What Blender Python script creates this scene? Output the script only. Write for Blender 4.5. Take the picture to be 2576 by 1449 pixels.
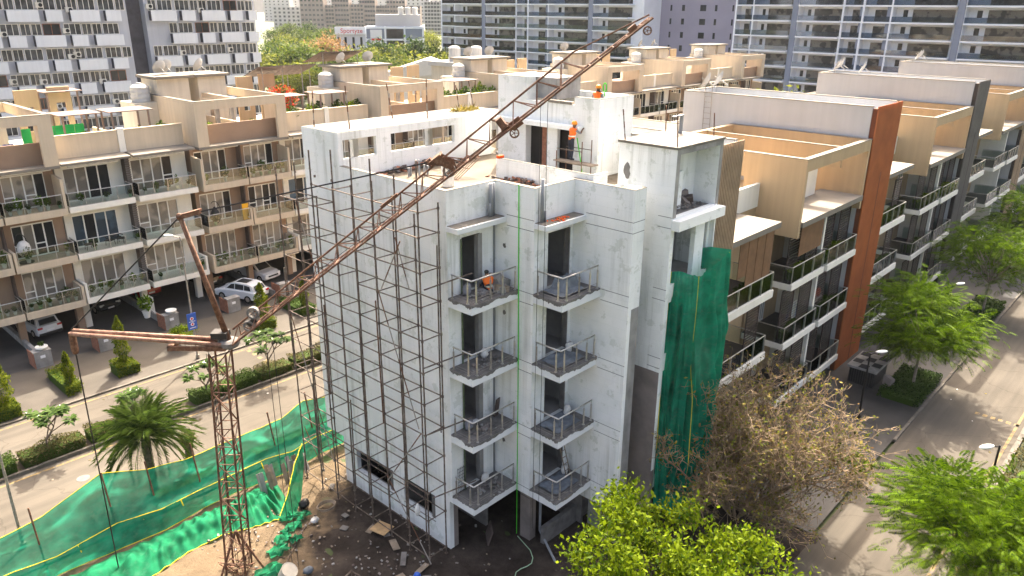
import bpy, math, random
import numpy as np
from mathutils import Vector, Matrix
random.seed(7); RNG=np.random.default_rng(7)
SC=bpy.context.scene; COL=SC.collection
for o in list(bpy.data.objects): bpy.data.objects.remove(o)
# ---------------------------------------------------------------- camera
CAM_POS=(-19.31,-21.51,23.5); YAW=math.radians(42.67); PITCH=math.radians(20.27); ROLL=math.radians(0.45)
fh=Vector((math.cos(YAW),math.sin(YAW),0)); rt=Vector((math.sin(YAW),-math.cos(YAW),0)); up=Vector((0,0,1))
FW=fh*math.cos(PITCH)-up*math.sin(PITCH); uu=rt.cross(FW)
R2=rt*math.cos(ROLL)+uu*math.sin(ROLL); U2=uu*math.cos(ROLL)-rt*math.sin(ROLL)
cd=bpy.data.cameras.new('camera'); cam=bpy.data.objects.new('camera',cd); COL.objects.link(cam)
cam.matrix_world=Matrix(((R2.x,U2.x,-FW.x,CAM_POS[0]),(R2.y,U2.y,-FW.y,CAM_POS[1]),(R2.z,U2.z,-FW.z,CAM_POS[2]),(0,0,0,1)))
cd.sensor_width=36; cd.lens=36*1914/2576; cd.clip_start=.5; cd.clip_end=6000
SC.camera=cam
# ---------------------------------------------------------------- light
SUN_TO=Vector((.655,.506,1)).normalized(); EL=math.asin(SUN_TO.z)
w=bpy.data.worlds.new('World'); SC.world=w; w.use_nodes=True
nt=w.node_tree; bg=nt.nodes['Background']; sk=nt.nodes.new('ShaderNodeTexSky'); sk.sky_type='NISHITA'; sk.sun_disc=False
sk.sun_elevation=EL; sk.sun_rotation=math.atan2(SUN_TO.x,SUN_TO.y); sk.air_density=.8; sk.dust_density=10.0; sk.ozone_density=.3
nt.links.new(sk.outputs[0],bg.inputs[0]); bg.inputs[1].default_value=.15
sd=bpy.data.lights.new('sun','SUN'); sd.energy=2.8; sd.angle=math.radians(.5); sd.color=(1,.955,.88)
so=bpy.data.objects.new('sun',sd); COL.objects.link(so); so.rotation_euler=SUN_TO.to_track_quat('Z','Y').to_euler(); so.location=(0,0,60)
SC.view_settings.view_transform='Standard'; SC.view_settings.look='None'; SC.view_settings.gamma=1; SC.view_settings.use_curve_mapping=False
SC.view_settings.exposure=2.2
SC.view_settings.use_white_balance=True; SC.view_settings.white_balance_temperature=7100; SC.view_settings.white_balance_tint=10
SC.render.engine='CYCLES'
SC.cycles.max_bounces=6; SC.cycles.diffuse_bounces=3; SC.cycles.transparent_max_bounces=10; SC.cycles.volume_bounces=0
# ---------------------------------------------------------------- helpers
def tag(o,label=None,cat=None,group=None,kind=None):
    if label: o['label']=label
    if cat: o['category']=cat
    if group: o['group']=group
    if kind: o['kind']=kind
    return o
def thing(name,label,cat,loc=(0,0,0),rotz=0,group=None):
    o=bpy.data.objects.new(name,None); COL.objects.link(o); o.location=loc; o.rotation_euler=(0,0,rotz); o.empty_display_size=.2
    return tag(o,label,cat,group)
def mk(name,me,parent=None,loc=(0,0,0),**k):
    o=bpy.data.objects.new(name,me); COL.objects.link(o); o.parent=parent; o.location=loc
    if k: tag(o,**k)
    return o
class MB:
    def __init__(s): s.v=[];s.f=[];s.m=[]
    def add(s,vs,fs,mi=0):
        n=len(s.v); s.v+=[tuple(p) for p in vs]; s.f+=[tuple(i+n for i in f) for f in fs]; s.m+=[mi]*len(fs); return s
    def box(s,x0,x1,y0,y1,z0,z1,mi=0):
        return s.add([(x0,y0,z0),(x1,y0,z0),(x1,y1,z0),(x0,y1,z0),(x0,y0,z1),(x1,y0,z1),(x1,y1,z1),(x0,y1,z1)],
          [(0,3,2,1),(4,5,6,7),(0,1,5,4),(1,2,6,5),(2,3,7,6),(3,0,4,7)],mi)
    def obox(s,c,a,b,d,mi=0):
        c,a,b,d=map(Vector,(c,a,b,d)); P=[]
        for k in (-1,1):
            for (i,j) in ((-1,-1),(1,-1),(1,1),(-1,1)): P.append(c+a*i+b*j+d*k)
        return s.add(P,[(0,3,2,1),(4,5,6,7),(0,1,5,4),(1,2,6,5),(2,3,7,6),(3,0,4,7)],mi)
    def bar(s,p,q,w,h=None,upv=(0,0,1),mi=0):
        p,q=Vector(p),Vector(q); h=h or w; d=q-p; u=Vector(upv)
        if abs(d.normalized().dot(u))>.99: u=Vector((1,0,0))
        sd=d.cross(u).normalized(); uu=sd.cross(d).normalized()
        return s.obox((p+q)/2,d/2,sd*w/2,uu*h/2,mi)
    def tube(s,p,q,r,n=6,r2=None,mi=0,cap=True):
        p,q=Vector(p),Vector(q); r2=r if r2 is None else r2; d=(q-p).normalized(); u=Vector((0,0,1)) if abs(d.z)<.95 else Vector((1,0,0))
        a=d.cross(u).normalized(); b=d.cross(a); P=[]
        for c,rr in ((p,r),(q,r2)):
            for i in range(n): t=2*math.pi*i/n; P.append(c+a*rr*math.cos(t)+b*rr*math.sin(t))
        F=[(i,(i+1)%n,n+(i+1)%n,n+i) for i in range(n)]
        if cap: F+=[tuple(range(n))[::-1],tuple(range(n,2*n))]
        return s.add(P,F,mi)
    def path(s,pts,r,n=5,mi=0):
        for a,b in zip(pts[:-1],pts[1:]): s.tube(a,b,r,n,mi=mi)
        return s
    def quad(s,*p,mi=0): return s.add(p,[tuple(range(len(p)))],mi)
    def prism(s,pts,z0,z1,mi=0):
        n=len(pts); return s.add([(x,y,z0) for x,y in pts]+[(x,y,z1) for x,y in pts],[tuple(range(n))[::-1],tuple(range(n,2*n))]+[(i,(i+1)%n,n+(i+1)%n,n+i) for i in range(n)],mi)
    def lathe(s,prof,n=12,c=(0,0,0),mi=0,capb=True):
        P=[];k=len(prof)
        for r,z in prof:
            for i in range(n): t=2*math.pi*i/n; P.append((c[0]+r*math.cos(t),c[1]+r*math.sin(t),c[2]+z))
        F=[(j*n+i,j*n+(i+1)%n,(j+1)*n+(i+1)%n,(j+1)*n+i) for j in range(k-1) for i in range(n)]
        if capb: F+=[tuple(range(n))[::-1],tuple(range((k-1)*n,k*n))]
        return s.add(P,F,mi)
    def ball(s,c,rx,ry=None,rz=None,n=10,m=6,mi=0):
        ry=ry or rx; rz=rz or rx
        prof=[(max(math.sin(math.pi*j/m),.01),-math.cos(math.pi*j/m)) for j in range(m+1)]; P=[]
        for r,z in prof:
            for i in range(n): t=2*math.pi*i/n; P.append((c[0]+rx*r*math.cos(t),c[1]+ry*r*math.sin(t),c[2]+rz*z))
        return s.add(P,[(j*n+i,j*n+(i+1)%n,(j+1)*n+(i+1)%n,(j+1)*n+i) for j in range(m) for i in range(n)],mi)
    def mesh(s,name,mats,smooth=False):
        me=bpy.data.meshes.new(name); me.from_pydata(s.v,[],s.f); 
        for m in (mats if isinstance(mats,(list,tuple)) else [mats]): me.materials.append(m)
        me.polygons.foreach_set('material_index',s.m)
        if smooth: me.polygons.foreach_set('use_smooth',[True]*len(s.f))
        me.update(); return me
    def build(s,name,mats,parent=None,loc=(0,0,0),smooth=False,**k):
        return mk(name,s.mesh(name,mats,smooth),parent,loc,**k)
def npmesh(name,V,F,mats,mi=None,smooth=False):
    me=bpy.data.meshes.new(name); V=np.asarray(V,np.float32); F=np.asarray(F,np.int32); k=F.shape[1]
    me.vertices.add(len(V)); me.vertices.foreach_set('co',V.ravel()); me.loops.add(F.size); me.loops.foreach_set('vertex_index',F.ravel())
    me.polygons.add(len(F)); me.polygons.foreach_set('loop_start',np.arange(0,F.size,k,dtype=np.int32))
    try: me.polygons.foreach_set('loop_total',np.full(len(F),k,np.int32))
    except Exception: pass
    for m in (mats if isinstance(mats,(list,tuple)) else [mats]): me.materials.append(m)
    if mi is not None: me.polygons.foreach_set('material_index',np.asarray(mi,np.int32))
    if smooth: me.polygons.foreach_set('use_smooth',np.ones(len(F),bool))
    me.update(calc_edges=True); me.validate(); return me
_cube={}
def piece(name,parent,x0,x1,y0,y1,z0,z1,m,rot=None,**k):
    "a cheap box piece: shared unit cube, scaled"
    if m.name not in _cube: _cube[m.name]=MB().box(-.5,.5,-.5,.5,-.5,.5).mesh('piece_'+m.name,m)
    o=bpy.data.objects.new(name,_cube[m.name]); COL.objects.link(o); o.parent=parent
    o.location=((x0+x1)/2,(y0+y1)/2,(z0+z1)/2); o.scale=(x1-x0,y1-y0,z1-z0)
    if rot: o.rotation_euler=rot
    if k: tag(o,**k)
    return o
def copy_tree(o,parent=None,label=None,loc=None):
    c=o.copy(); COL.objects.link(c); c.parent=parent
    if loc is not None: c.location=loc
    if label: c['label']=label
    for ch in list(o.children): copy_tree(ch,c)
    return c
def wallx(mb,x0,x1,y0,y1,z0,z1,holes=(),mi=0):
    "wall in plane x, holes (ya,yb,za,zb)"
    ys=sorted({y0,y1,*[h[0] for h in holes],*[h[1] for h in holes]})
    for a,b in zip(ys[:-1],ys[1:]):
        hs=sorted([(h[2],h[3]) for h in holes if h[0]<=a and h[1]>=b]); z=z0
        for ha,hb in hs:
            if ha>z: mb.box(x0,x1,a,b,z,ha,mi)
            z=max(z,hb)
        if z<z1: mb.box(x0,x1,a,b,z,z1,mi)
def wally(mb,x0,x1,y0,y1,z0,z1,holes=(),mi=0):
    xs=sorted({x0,x1,*[h[0] for h in holes],*[h[1] for h in holes]})
    for a,b in zip(xs[:-1],xs[1:]):
        hs=sorted([(h[2],h[3]) for h in holes if h[0]<=a and h[1]>=b]); z=z0
        for ha,hb in hs:
            if ha>z: mb.box(a,b,y0,y1,z,ha,mi)
            z=max(z,hb)
        if z<z1: mb.box(a,b,y0,y1,z,z1,mi)
# ---------------------------------------------------------------- materials
def nodes(name):
    m=bpy.data.materials.new(name); m.use_nodes=True; n=m.node_tree; return m,n,n.nodes['Principled BSDF'],n.nodes['Material Output']
def pos(n,scale=(1,1,1)):
    g=n.nodes.new('ShaderNodeNewGeometry'); mp=n.nodes.new('ShaderNodeMapping'); mp.inputs['Scale'].default_value=scale
    n.links.new(g.outputs['Position'],mp.inputs[0]); return mp.outputs[0]
def noise(n,vec,scale,detail=4,rough=.55):
    t=n.nodes.new('ShaderNodeTexNoise'); t.inputs['Scale'].default_value=scale; t.inputs['Detail'].default_value=detail; t.inputs['Roughness'].default_value=rough
    n.links.new(vec,t.inputs['Vector']); return t.outputs['Fac']
def ramp(n,fac,stops):
    r=n.nodes.new('ShaderNodeValToRGB'); e=r.color_ramp.elements
    while len(e)>2: e.remove(e[-1])
    for i,(p,c) in enumerate(stops):
        if i>1: e.new(p)
        e[i].position=p; e[i].color=(*c,1) if len(c)==3 else c
    n.links.new(fac,r.inputs[0]); return r.outputs[0]
def mix(n,fac,a,b,mode='MIX'):
    x=n.nodes.new('ShaderNodeMix'); x.data_type='RGBA'; x.blend_type=mode
    for s,v in ((x.inputs['Factor'],fac),(x.inputs['A'],a),(x.inputs['B'],b)):
        if hasattr(v,'is_output'): n.links.new(v,s)
        else: s.default_value=v if isinstance(v,(int,float)) else (*v,1)
    return x.outputs['Result']
def bump(n,b,h,strength=.3,dist=.02):
    x=n.nodes.new('ShaderNodeBump'); x.inputs['Strength'].default_value=strength; x.inputs['Distance'].default_value=dist
    n.links.new(h,x.inputs['Height']); n.links.new(x.outputs[0],b.inputs['Normal'])
def mat(name,col,rough=.8,var=.12,scale=1.2,bmp=.15,bscale=25,metal=0,spec=.3,streak=0,patch=None,pscale=.5,pth=.6,fine=0):
    m,n,b,o=nodes(name); p=pos(n); c1=tuple(max(0,x*(1-var)) for x in col); c2=tuple(min(1,x*(1+var)) for x in col)
    c=ramp(n,noise(n,p,scale),[(.3,c1),(.7,c2)])
    if streak:
        s=noise(n,pos(n,(2.2,2.2,.12)),1.3,5); c=mix(n,1,c,ramp(n,s,[(.38,(1-streak,)*3),(.62,(1,1,1))]),'MULTIPLY')
    if patch:
        k=noise(n,pos(n),pscale,6,.62); k=ramp(n,k,[(pth-.015,(0,0,0)),(pth+.02,(1,1,1))]); c=mix(n,k,c,patch)
    if fine:
        c=mix(n,1,c,ramp(n,noise(n,p,bscale*2,2),[(.3,(1-fine,)*3),(.7,(1+fine*.3,)*3)]),'MULTIPLY')
    n.links.new(c,b.inputs['Base Color']); b.inputs['Roughness'].default_value=rough; b.inputs['Metallic'].default_value=metal; b.inputs['Specular IOR Level'].default_value=spec
    if bmp: bump(n,b,noise(n,p,bscale,5),bmp,.02)
    return m
def leafmat(name,c1,c2,trans=.36,scale=.9):
    m,n,b,o=nodes(name); g=n.nodes.new('ShaderNodeNewGeometry'); f=n.nodes.new('ShaderNodeMath'); f.operation='ADD'
    k=noise(n,pos(n),scale,2); n.links.new(g.outputs['Random Per Island'],f.inputs[0]); n.links.new(k,f.inputs[1])
    c=ramp(n,f.outputs[0],[(.62,c1),(1.22,c2)]); n.links.new(c,b.inputs['Base Color']); b.inputs['Roughness'].default_value=.6; b.inputs['Specular IOR Level'].default_value=.08
    t=n.nodes.new('ShaderNodeBsdfTranslucent'); n.links.new(c,t.inputs[0]); x=n.nodes.new('ShaderNodeMixShader'); x.inputs[0].default_value=trans
    n.links.new(b.outputs[0],x.inputs[1]); n.links.new(t.outputs[0],x.inputs[2]); n.links.new(x.outputs[0],o.inputs[0]); return m
def netmat(name,col,opac=.72,trans=.5):
    m,n,b,o=nodes(name); k=noise(n,pos(n),1.4,3); c=ramp(n,k,[(.3,tuple(x*.6 for x in col)),(.7,tuple(min(1,x*1.3) for x in col))]); dk=ramp(n,noise(n,pos(n,(1,1,2.5)),2.3,6,.7),[(.52,(0,0,0)),(.75,(.55,.55,.55))]); c=mix(n,dk,c,tuple(.10+x*.55 for x in col))
    n.links.new(c,b.inputs['Base Color']); b.inputs['Roughness'].default_value=.85; b.inputs['Specular IOR Level'].default_value=.15
    t=n.nodes.new('ShaderNodeBsdfTranslucent'); n.links.new(c,t.inputs[0]); tr=n.nodes.new('ShaderNodeBsdfTransparent'); tr.inputs[0].default_value=(*[min(1,.35+x*1.0) for x in col],1)
    x=n.nodes.new('ShaderNodeMixShader'); x.inputs[0].default_value=trans; y=n.nodes.new('ShaderNodeMixShader')
    wv=noise(n,pos(n,(1,1,1)),140,1); ov=n.nodes.new('ShaderNodeMapRange'); ov.inputs[3].default_value=max(0,opac-.22); ov.inputs[4].default_value=min(1,opac+.2); n.links.new(noise(n,pos(n,(.6,.6,2.0)),1.7,5,.65),ov.inputs[0]); n.links.new(ov.outputs[0],y.inputs[0])
    bump(n,b,wv,.15,.01)
    n.links.new(b.outputs[0],x.inputs[1]); n.links.new(t.outputs[0],x.inputs[2]); n.links.new(tr.outputs[0],y.inputs[1]); n.links.new(x.outputs[0],y.inputs[2]); n.links.new(y.outputs[0],o.inputs[0]); return m
def clearglass(name,tint=(.86,.91,.89),gl=.12):
    m,n,b,o=nodes(name); tr=n.nodes.new('ShaderNodeBsdfTransparent'); tr.inputs[0].default_value=(*tint,1); g=n.nodes.new('ShaderNodeBsdfGlossy'); g.inputs['Roughness'].default_value=.04; g.inputs[0].default_value=(.9,.95,1,1)
    x=n.nodes.new('ShaderNodeMixShader'); f=n.nodes.new('ShaderNodeFresnel'); f.inputs[0].default_value=1.45; a=n.nodes.new('ShaderNodeMath'); a.operation='ADD'; a.inputs[1].default_value=gl*.12
    n.links.new(f.outputs[0],a.inputs[0]); n.links.new(a.outputs[0],x.inputs[0]); n.links.new(tr.outputs[0],x.inputs[1]); n.links.new(g.outputs[0],x.inputs[2]); n.links.new(x.outputs[0],o.inputs[0]); return m
def panemat(name,c1,c2,fold=9,axis='X',dark=.5):
    "window pane with curtains hanging behind glossy glass"
    m,n,b,o=nodes(name); wv=n.nodes.new('ShaderNodeTexWave'); wv.bands_direction=axis; wv.inputs['Scale'].default_value=fold*.16; wv.inputs['Distortion'].default_value=2.5; wv.inputs['Detail'].default_value=2; wv.inputs['Detail Scale'].default_value=.6
    n.links.new(pos(n,(6,6,.25)),wv.inputs['Vector']); c=ramp(n,wv.outputs['Fac'],[(.1,c1),(.9,c2)])
    k=ramp(n,noise(n,pos(n),.55,2),[(.47,(0,0,0)),(.53,(1,1,1))]); kk=n.nodes.new('ShaderNodeMath'); kk.operation='MULTIPLY'; kk.inputs[1].default_value=dark; n.links.new(k,kk.inputs[0])
    c=mix(n,kk.outputs[0],c,(.02,.022,.024)); n.links.new(c,b.inputs['Base Color']); b.inputs['Roughness'].default_value=.08; b.inputs['Specular IOR Level'].default_value=.16; return m
def rustmat(name,c1,c2,c3,scale=6):
    m,n,b,o=nodes(name); c=ramp(n,noise(n,pos(n),scale,6,.7),[(.3,c1),(.5,c2),(.68,c3)]); n.links.new(c,b.inputs['Base Color']); b.inputs['Roughness'].default_value=.75; b.inputs['Metallic'].default_value=.15
    bump(n,b,noise(n,pos(n),60,3),.2,.01); return m
MT={}
def D(k,*a,**kw): MT[k]=mat(k,*a,**kw)
D('white_wall',(.81,.82,.81),var=.07,scale=.5,streak=.06,patch=(.72,.75,.72),pscale=.6,pth=.57,bmp=.12,bscale=9)
D('grey_concrete',(.30,.29,.275),var=.25,scale=1.5,streak=.2,bmp=.3)
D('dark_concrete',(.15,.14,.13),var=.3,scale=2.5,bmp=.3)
D('raw_plaster',(.22,.185,.165),var=.25,scale=1.1,bmp=.3)
D('deck_screed',(.12,.098,.07),var=.35,scale=.6,patch=(.085,.055,.03),pscale=.7,pth=.63,bmp=.3)
D('slab_top',(.16,.145,.122),var=.22,scale=.9,patch=(.24,.22,.19),pscale=1.1,pth=.62,bmp=.25)
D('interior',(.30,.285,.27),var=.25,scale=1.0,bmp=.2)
D('brick_red',(.30,.13,.08),var=.3,scale=6,bmp=.4)
D('beige',(.46,.33,.195),var=.06,scale=.35,streak=.08,bmp=.15,bscale=40,fine=.08)
D('beige_pale',(.56,.465,.345),var=.07,scale=.4,streak=.10,bmp=.1,bscale=40,fine=.06)
D('cream',(.56,.51,.42),var=.07,scale=.5,streak=.14,bmp=.1)
D('brown_wall',(.31,.21,.145),var=.1,scale=.6,bmp=.15,bscale=40,fine=.1)
D('white_trim',(.76,.73,.65),var=.06,scale=.7,streak=.05)
D('core_white',(.46,.465,.47),var=.05,scale=.4,streak=.05)
D('white_frame',(.82,.81,.76),var=.03,rough=.4,bmp=0)
D('dark_fin',(.10,.075,.065),var=.2,scale=3,bmp=.3)
D('coping',(.19,.17,.142),var=.12,scale=1.3,bmp=.15)
D('steel',(.52,.50,.46),rough=.35,metal=.7,var=.2,scale=5,bmp=0)
D('dull_steel',(.30,.275,.24),rough=.55,metal=.4,var=.3,scale=6,bmp=.1)
D('asphalt',(.125,.106,.08),var=.16,scale=.16,bmp=.35,bscale=60,fine=.14)
D('paver',(.088,.076,.062),var=.18,scale=.5,bmp=.4,bscale=18,fine=.2)
D('dark_paver',(.045,.043,.042),var=.25,scale=.8,bmp=.2,bscale=12,rough=.55)
D('kerb_stone',(.13,.115,.095),var=.25,scale=2,bmp=.3)
D('yellow_line',(.20,.14,.06),var=.3,scale=5,patch=(.11,.095,.075),pscale=4,pth=.56)
D('soil',(.07,.052,.036),var=.3,scale=.8,bmp=.8,bscale=5,fine=.2)
D('site_earth',(.19,.155,.125),var=.35,scale=.45,patch=(.10,.08,.065),pscale=.35,pth=.55,bmp=.9,bscale=4,fine=.25)
D('sand',(.43,.33,.225),var=.15,scale=.8,bmp=.8,bscale=3,fine=.15)
D('grass',(.03,.038,.013),var=.4,scale=2,bmp=.8,bscale=14,fine=.3)
D('dry_land',(.13,.105,.06),var=.3,scale=.05,patch=(.05,.065,.022),pscale=.02,pth=.42,bmp=.2)
D('black_line',(.03,.03,.032),var=.3,bmp=0)
D('black_metal',(.03,.028,.027),rough=.5,metal=.5,var=.3,bmp=0)
D('grey_pipe',(.24,.25,.26),rough=.5,var=.1,bmp=0)
D('bamboo',(.10,.13,.07),var=.3,scale=6)
D('wood',(.24,.19,.14),var=.3,scale=3,bmp=.3)
D('light_wood',(.50,.33,.17),var=.25,scale=3,bmp=.2)
D('slat_brown',(.34,.24,.155),var=.2,scale=2,rough=.6)
D('slat_orange',(.40,.115,.035),var=.14,scale=1,rough=.6)
D('slat_grey',(.13,.12,.115),var=.15,scale=1,rough=.6)
D('slat_back',(.045,.035,.03),var=.2)
D('orange_back',(.15,.045,.02),var=.2)
D('shutter',(.055,.04,.032),var=.3,scale=3)
D('blind',(.17,.09,.045),var=.2,scale=2,bmp=.2)
D('terracotta',(.30,.13,.06),var=.2)
D('pot_white',(.72,.72,.68),var=.08,rough=.4,bmp=0)
D('pot_green',(.30,.45,.30),var=.2,rough=.5)
D('car_white',(.68,.69,.70),rough=.18,var=.02,bmp=0,spec=.6)
D('car_dark',(.03,.035,.04),rough=.15,var=.1,bmp=0,spec=.6)
D('car_red',(.35,.02,.015),rough=.2,var=.05,bmp=0,spec=.6)
D('rubber',(.02,.02,.02),var=.2)
D('lamp_red',(.4,.02,.02),rough=.2,bmp=0)
D('lamp_clear',(.7,.72,.72),rough=.15,bmp=0)
D('bush_stem',(.10,.07,.045),var=.3,scale=5,bmp=.4)
D('trunk',(.15,.11,.08),var=.3,scale=5,bmp=.5)
D('pale_trunk',(.27,.22,.18),var=.3,scale=5,bmp=.4)
D('palm_trunk',(.09,.075,.055),var=.4,scale=9,bmp=.9,bscale=12)
D('twig',(.25,.18,.115),var=.35,scale=3,bmp=.2)
D('skin',(.16,.085,.055),var=.1,bmp=0,rough=.6)
D('vest_orange',(.85,.16,.02),var=.1,rough=.6)
D('cloth_dark',(.03,.035,.05),var=.3)
D('cloth_grey',(.22,.22,.24),var=.2)
D('helmet_orange',(.8,.28,.02),rough=.3,var=.04,bmp=0)
D('helmet_blue',(.02,.09,.42),rough=.3,var=.04,bmp=0)
D('reflective',(.75,.75,.6),rough=.4,bmp=0)
D('cloth_white',(.66,.64,.60),var=.15,scale=4,bmp=.3)
D('tarp_grey',(.16,.18,.20),var=.25,scale=3,bmp=.4)
D('rope_green',(.06,.60,.03),var=.1,bmp=0)
D('rope_yellow',(.72,.60,.03),var=.2,scale=8,bmp=0)
D('sign_blue',(.03,.10,.42),rough=.4,var=.05,bmp=0)
D('sign_white',(.8,.8,.8),bmp=0,var=.02); D('sign_red',(.6,.03,.03),bmp=0,var=.05); D('sign_yellow',(.75,.55,.05),bmp=0,var=.05)
D('tank_white',(.42,.42,.41),rough=.4,var=.05)
D('dish',(.42,.41,.39),rough=.5,var=.1,bmp=0)
D('pergola_roof',(.22,.16,.135),var=.12,scale=2)
D('green_sheet',(.01,.40,.10),var=.15,bmp=0,rough=.5)
D('apt_wall',(.42,.44,.50),var=.05,scale=.3,streak=.08)
D('apt_panel',(.64,.665,.71),var=.04,scale=.3,streak=.06)
D('apt_dark',(.07,.07,.085),var=.2)
D('tower_white',(.84,.86,.90),var=.05,scale=.3)
D('tower_blue',(.24,.27,.34),var=.08,scale=.2)
D('tower_purple',(.30,.285,.36),var=.06,scale=.2)
D('far_brown',(.25,.20,.17),var=.15,scale=.2)
D('far_white',(.5,.48,.46),var=.08,scale=.2)
D('apt_glass',(.075,.08,.085),rough=.15,var=.6,scale=.9,bmp=0,spec=.2)
D('dark_window',(.03,.033,.037),rough=.12,var=.4,scale=.6,bmp=0,spec=.2)
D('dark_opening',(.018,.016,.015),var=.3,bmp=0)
D('ac_white',(.62,.60,.55),var=.1,bmp=0)
D('cushion',(.75,.09,.01),var=.1)
D('blue_paint',(.05,.16,.32),var=.1)
D('yellow_panel',(.70,.36,.02),var=.08)
D('laundry_blue',(.16,.17,.35),var=.1); D('laundry_pink',(.62,.25,.28),var=.1); D('laundry_olive',(.25,.27,.06),var=.1); D('laundry_yellow',(.7,.45,.05),var=.1)
MT['glass']=clearglass('railing_glass'); MT['tower_glass']=clearglass('tower_railing_glass',(.45,.52,.58),.2)
MT['curtain']=panemat('curtained_pane',(.19,.165,.135),(.56,.50,.42),dark=.5); MT['dark_pane']=panemat('dark_pane',(.012,.013,.014),(.05,.05,.05),dark=.8); MT['tower_pane']=panemat('tower_pane',(.05,.05,.052),(.34,.31,.26),fold=4,axis='Y',dark=.75); MT['blue_pane']=panemat('blue_curtained_pane',(.02,.05,.09),(.16,.22,.27),dark=.6)
MT['net']=netmat('green_net',(.018,.32,.20),.68,.55); MT['net_dark_shaded']=netmat('dark_shaded_green_net',(.008,.30,.18),.82,.45); MT['net_sunlit']=netmat('sunlit_green_net',(.008,.22,.10),.85,.35)  # separate net colours stand for its shaded band and its sunlit ground sheet
MT['rust']=rustmat('rusty_steel',(.04,.021,.015),(.14,.058,.028),(.25,.145,.09)); MT['rust_pale']=rustmat('pale_rusty_steel',(.09,.048,.033),(.25,.13,.085),(.36,.23,.165)); MT['scaf']=rustmat('scaffold_steel',(.035,.025,.02),(.115,.08,.06),(.25,.21,.17),4)
MT['leaf_lime']=leafmat('lime_leaf',(.04,.08,.004),(.155,.215,.007)); MT['leaf_fern']=leafmat('feathery_leaf',(.016,.05,.003),(.115,.195,.007),.3); MT['leaf_dark']=leafmat('dark_leaf',(.014,.035,.007),(.055,.10,.018),.3)
MT['leaf_hedge']=leafmat('hedge_leaf',(.018,.042,.007),(.07,.11,.02),.3,2); MT['leaf_dry']=leafmat('dry_hedge_leaf',(.045,.048,.014),(.12,.105,.04),.3,2); MT['leaf_ashoka']=leafmat('ashoka_leaf',(.022,.055,.004),(.15,.18,.01),.4,2)
MT['leaf_palm']=leafmat('palm_leaf',(.016,.04,.009),(.075,.12,.02),.3,1.2); MT['leaf_tan']=leafmat('tan_leaf',(.12,.10,.02),(.30,.24,.06),.4,2); MT['leaf_gold']=leafmat('golden_leaf',(.19,.11,.045),(.32,.20,.09),.4); MT['leaf_yellowgreen']=leafmat('yellow_green_leaf',(.08,.105,.012),(.19,.21,.03),.4)
MT['flower_red']=mat('red_flower',(.75,.06,.03),var=.3,bmp=0); MT['flower_white']=mat('white_flower',(.8,.8,.75),var=.1,bmp=0); MT['leaf_far']=leafmat('far_leaf',(.03,.055,.01),(.10,.145,.025),.35,.3)

def white_plaster():
    m,n,b,o=nodes('patchy_white_plaster'); p=pos(n)
    c=ramp(n,noise(n,p,.38,5,.6),[(.30,(.70,.72,.705)),(.45,(.81,.82,.80)),(.62,(.87,.87,.85))])
    k=ramp(n,noise(n,p,1.15,7,.68),[(.575,(0,0,0)),(.60,(1,1,1))]); f=n.nodes.new('ShaderNodeMath'); f.operation='MULTIPLY'; f.inputs[1].default_value=.75; n.links.new(k,f.inputs[0]); c=mix(n,f.outputs[0],c,(.64,.66,.61))
    k=ramp(n,noise(n,p,.8,6,.7),[(.62,(0,0,0)),(.63,(1,1,1))]); f=n.nodes.new('ShaderNodeMath'); f.operation='MULTIPLY'; f.inputs[1].default_value=.5; n.links.new(k,f.inputs[0]); c=mix(n,f.outputs[0],c,(.86,.865,.85))
    s=ramp(n,noise(n,pos(n,(3.2,3.2,.10)),1.0,6,.65),[(.36,(.70,.70,.67)),(.52,(1,1,1))]); mk_=ramp(n,noise(n,p,.25,2),[(.42,(0,0,0)),(.62,(1,1,1))]); c=mix(n,mk_,c,mix(n,1,c,s,'MULTIPLY'))
    g=n.nodes.new('ShaderNodeNewGeometry'); sp=n.nodes.new('ShaderNodeSeparateXYZ'); n.links.new(g.outputs['Position'],sp.inputs[0]); ad=n.nodes.new('ShaderNodeMath'); ad.operation='ADD'; n.links.new(sp.outputs[0],ad.inputs[0]); n.links.new(sp.outputs[1],ad.inputs[1]); cb=n.nodes.new('ShaderNodeCombineXYZ'); n.links.new(ad.outputs[0],cb.inputs[0]); n.links.new(sp.outputs[2],cb.inputs[1])
    bt=n.nodes.new('ShaderNodeTexBrick'); bt.inputs['Scale'].default_value=1; bt.inputs['Brick Width'].default_value=1.2; bt.inputs['Row Height'].default_value=.42; bt.inputs['Mortar Size'].default_value=.012; bt.inputs['Mortar Smooth'].default_value=1; bt.inputs['Color1'].default_value=(1,1,1,1); bt.inputs['Color2'].default_value=(.965,.97,.965,1); bt.inputs['Mortar'].default_value=(.90,.91,.90,1); n.links.new(cb.outputs[0],bt.inputs['Vector']); c=mix(n,1,c,bt.outputs[0],'MULTIPLY')
    vo=n.nodes.new('ShaderNodeTexVoronoi'); vo.feature='DISTANCE_TO_EDGE'; vo.inputs['Scale'].default_value=.33; dn=n.nodes.new('ShaderNodeVectorMath'); dn.operation='ADD'; nz=n.nodes.new('ShaderNodeTexNoise'); nz.inputs['Scale'].default_value=1.5; nz.inputs['Detail'].default_value=5; n.links.new(p,nz.inputs['Vector']); n.links.new(p,dn.inputs[0]); n.links.new(nz.outputs['Color'],dn.inputs[1]); n.links.new(dn.outputs[0],vo.inputs['Vector'])
    ck=ramp(n,vo.outputs[0],[(.001,(.93,.93,.92)),(.005,(1,1,1))]); c=mix(n,1,c,ck,'MULTIPLY')
    n.links.new(c,b.inputs['Base Color']); b.inputs['Roughness'].default_value=.88; b.inputs['Specular IOR Level'].default_value=.2; bump(n,b,noise(n,p,6,6,.65),.22,.03); return m
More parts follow.
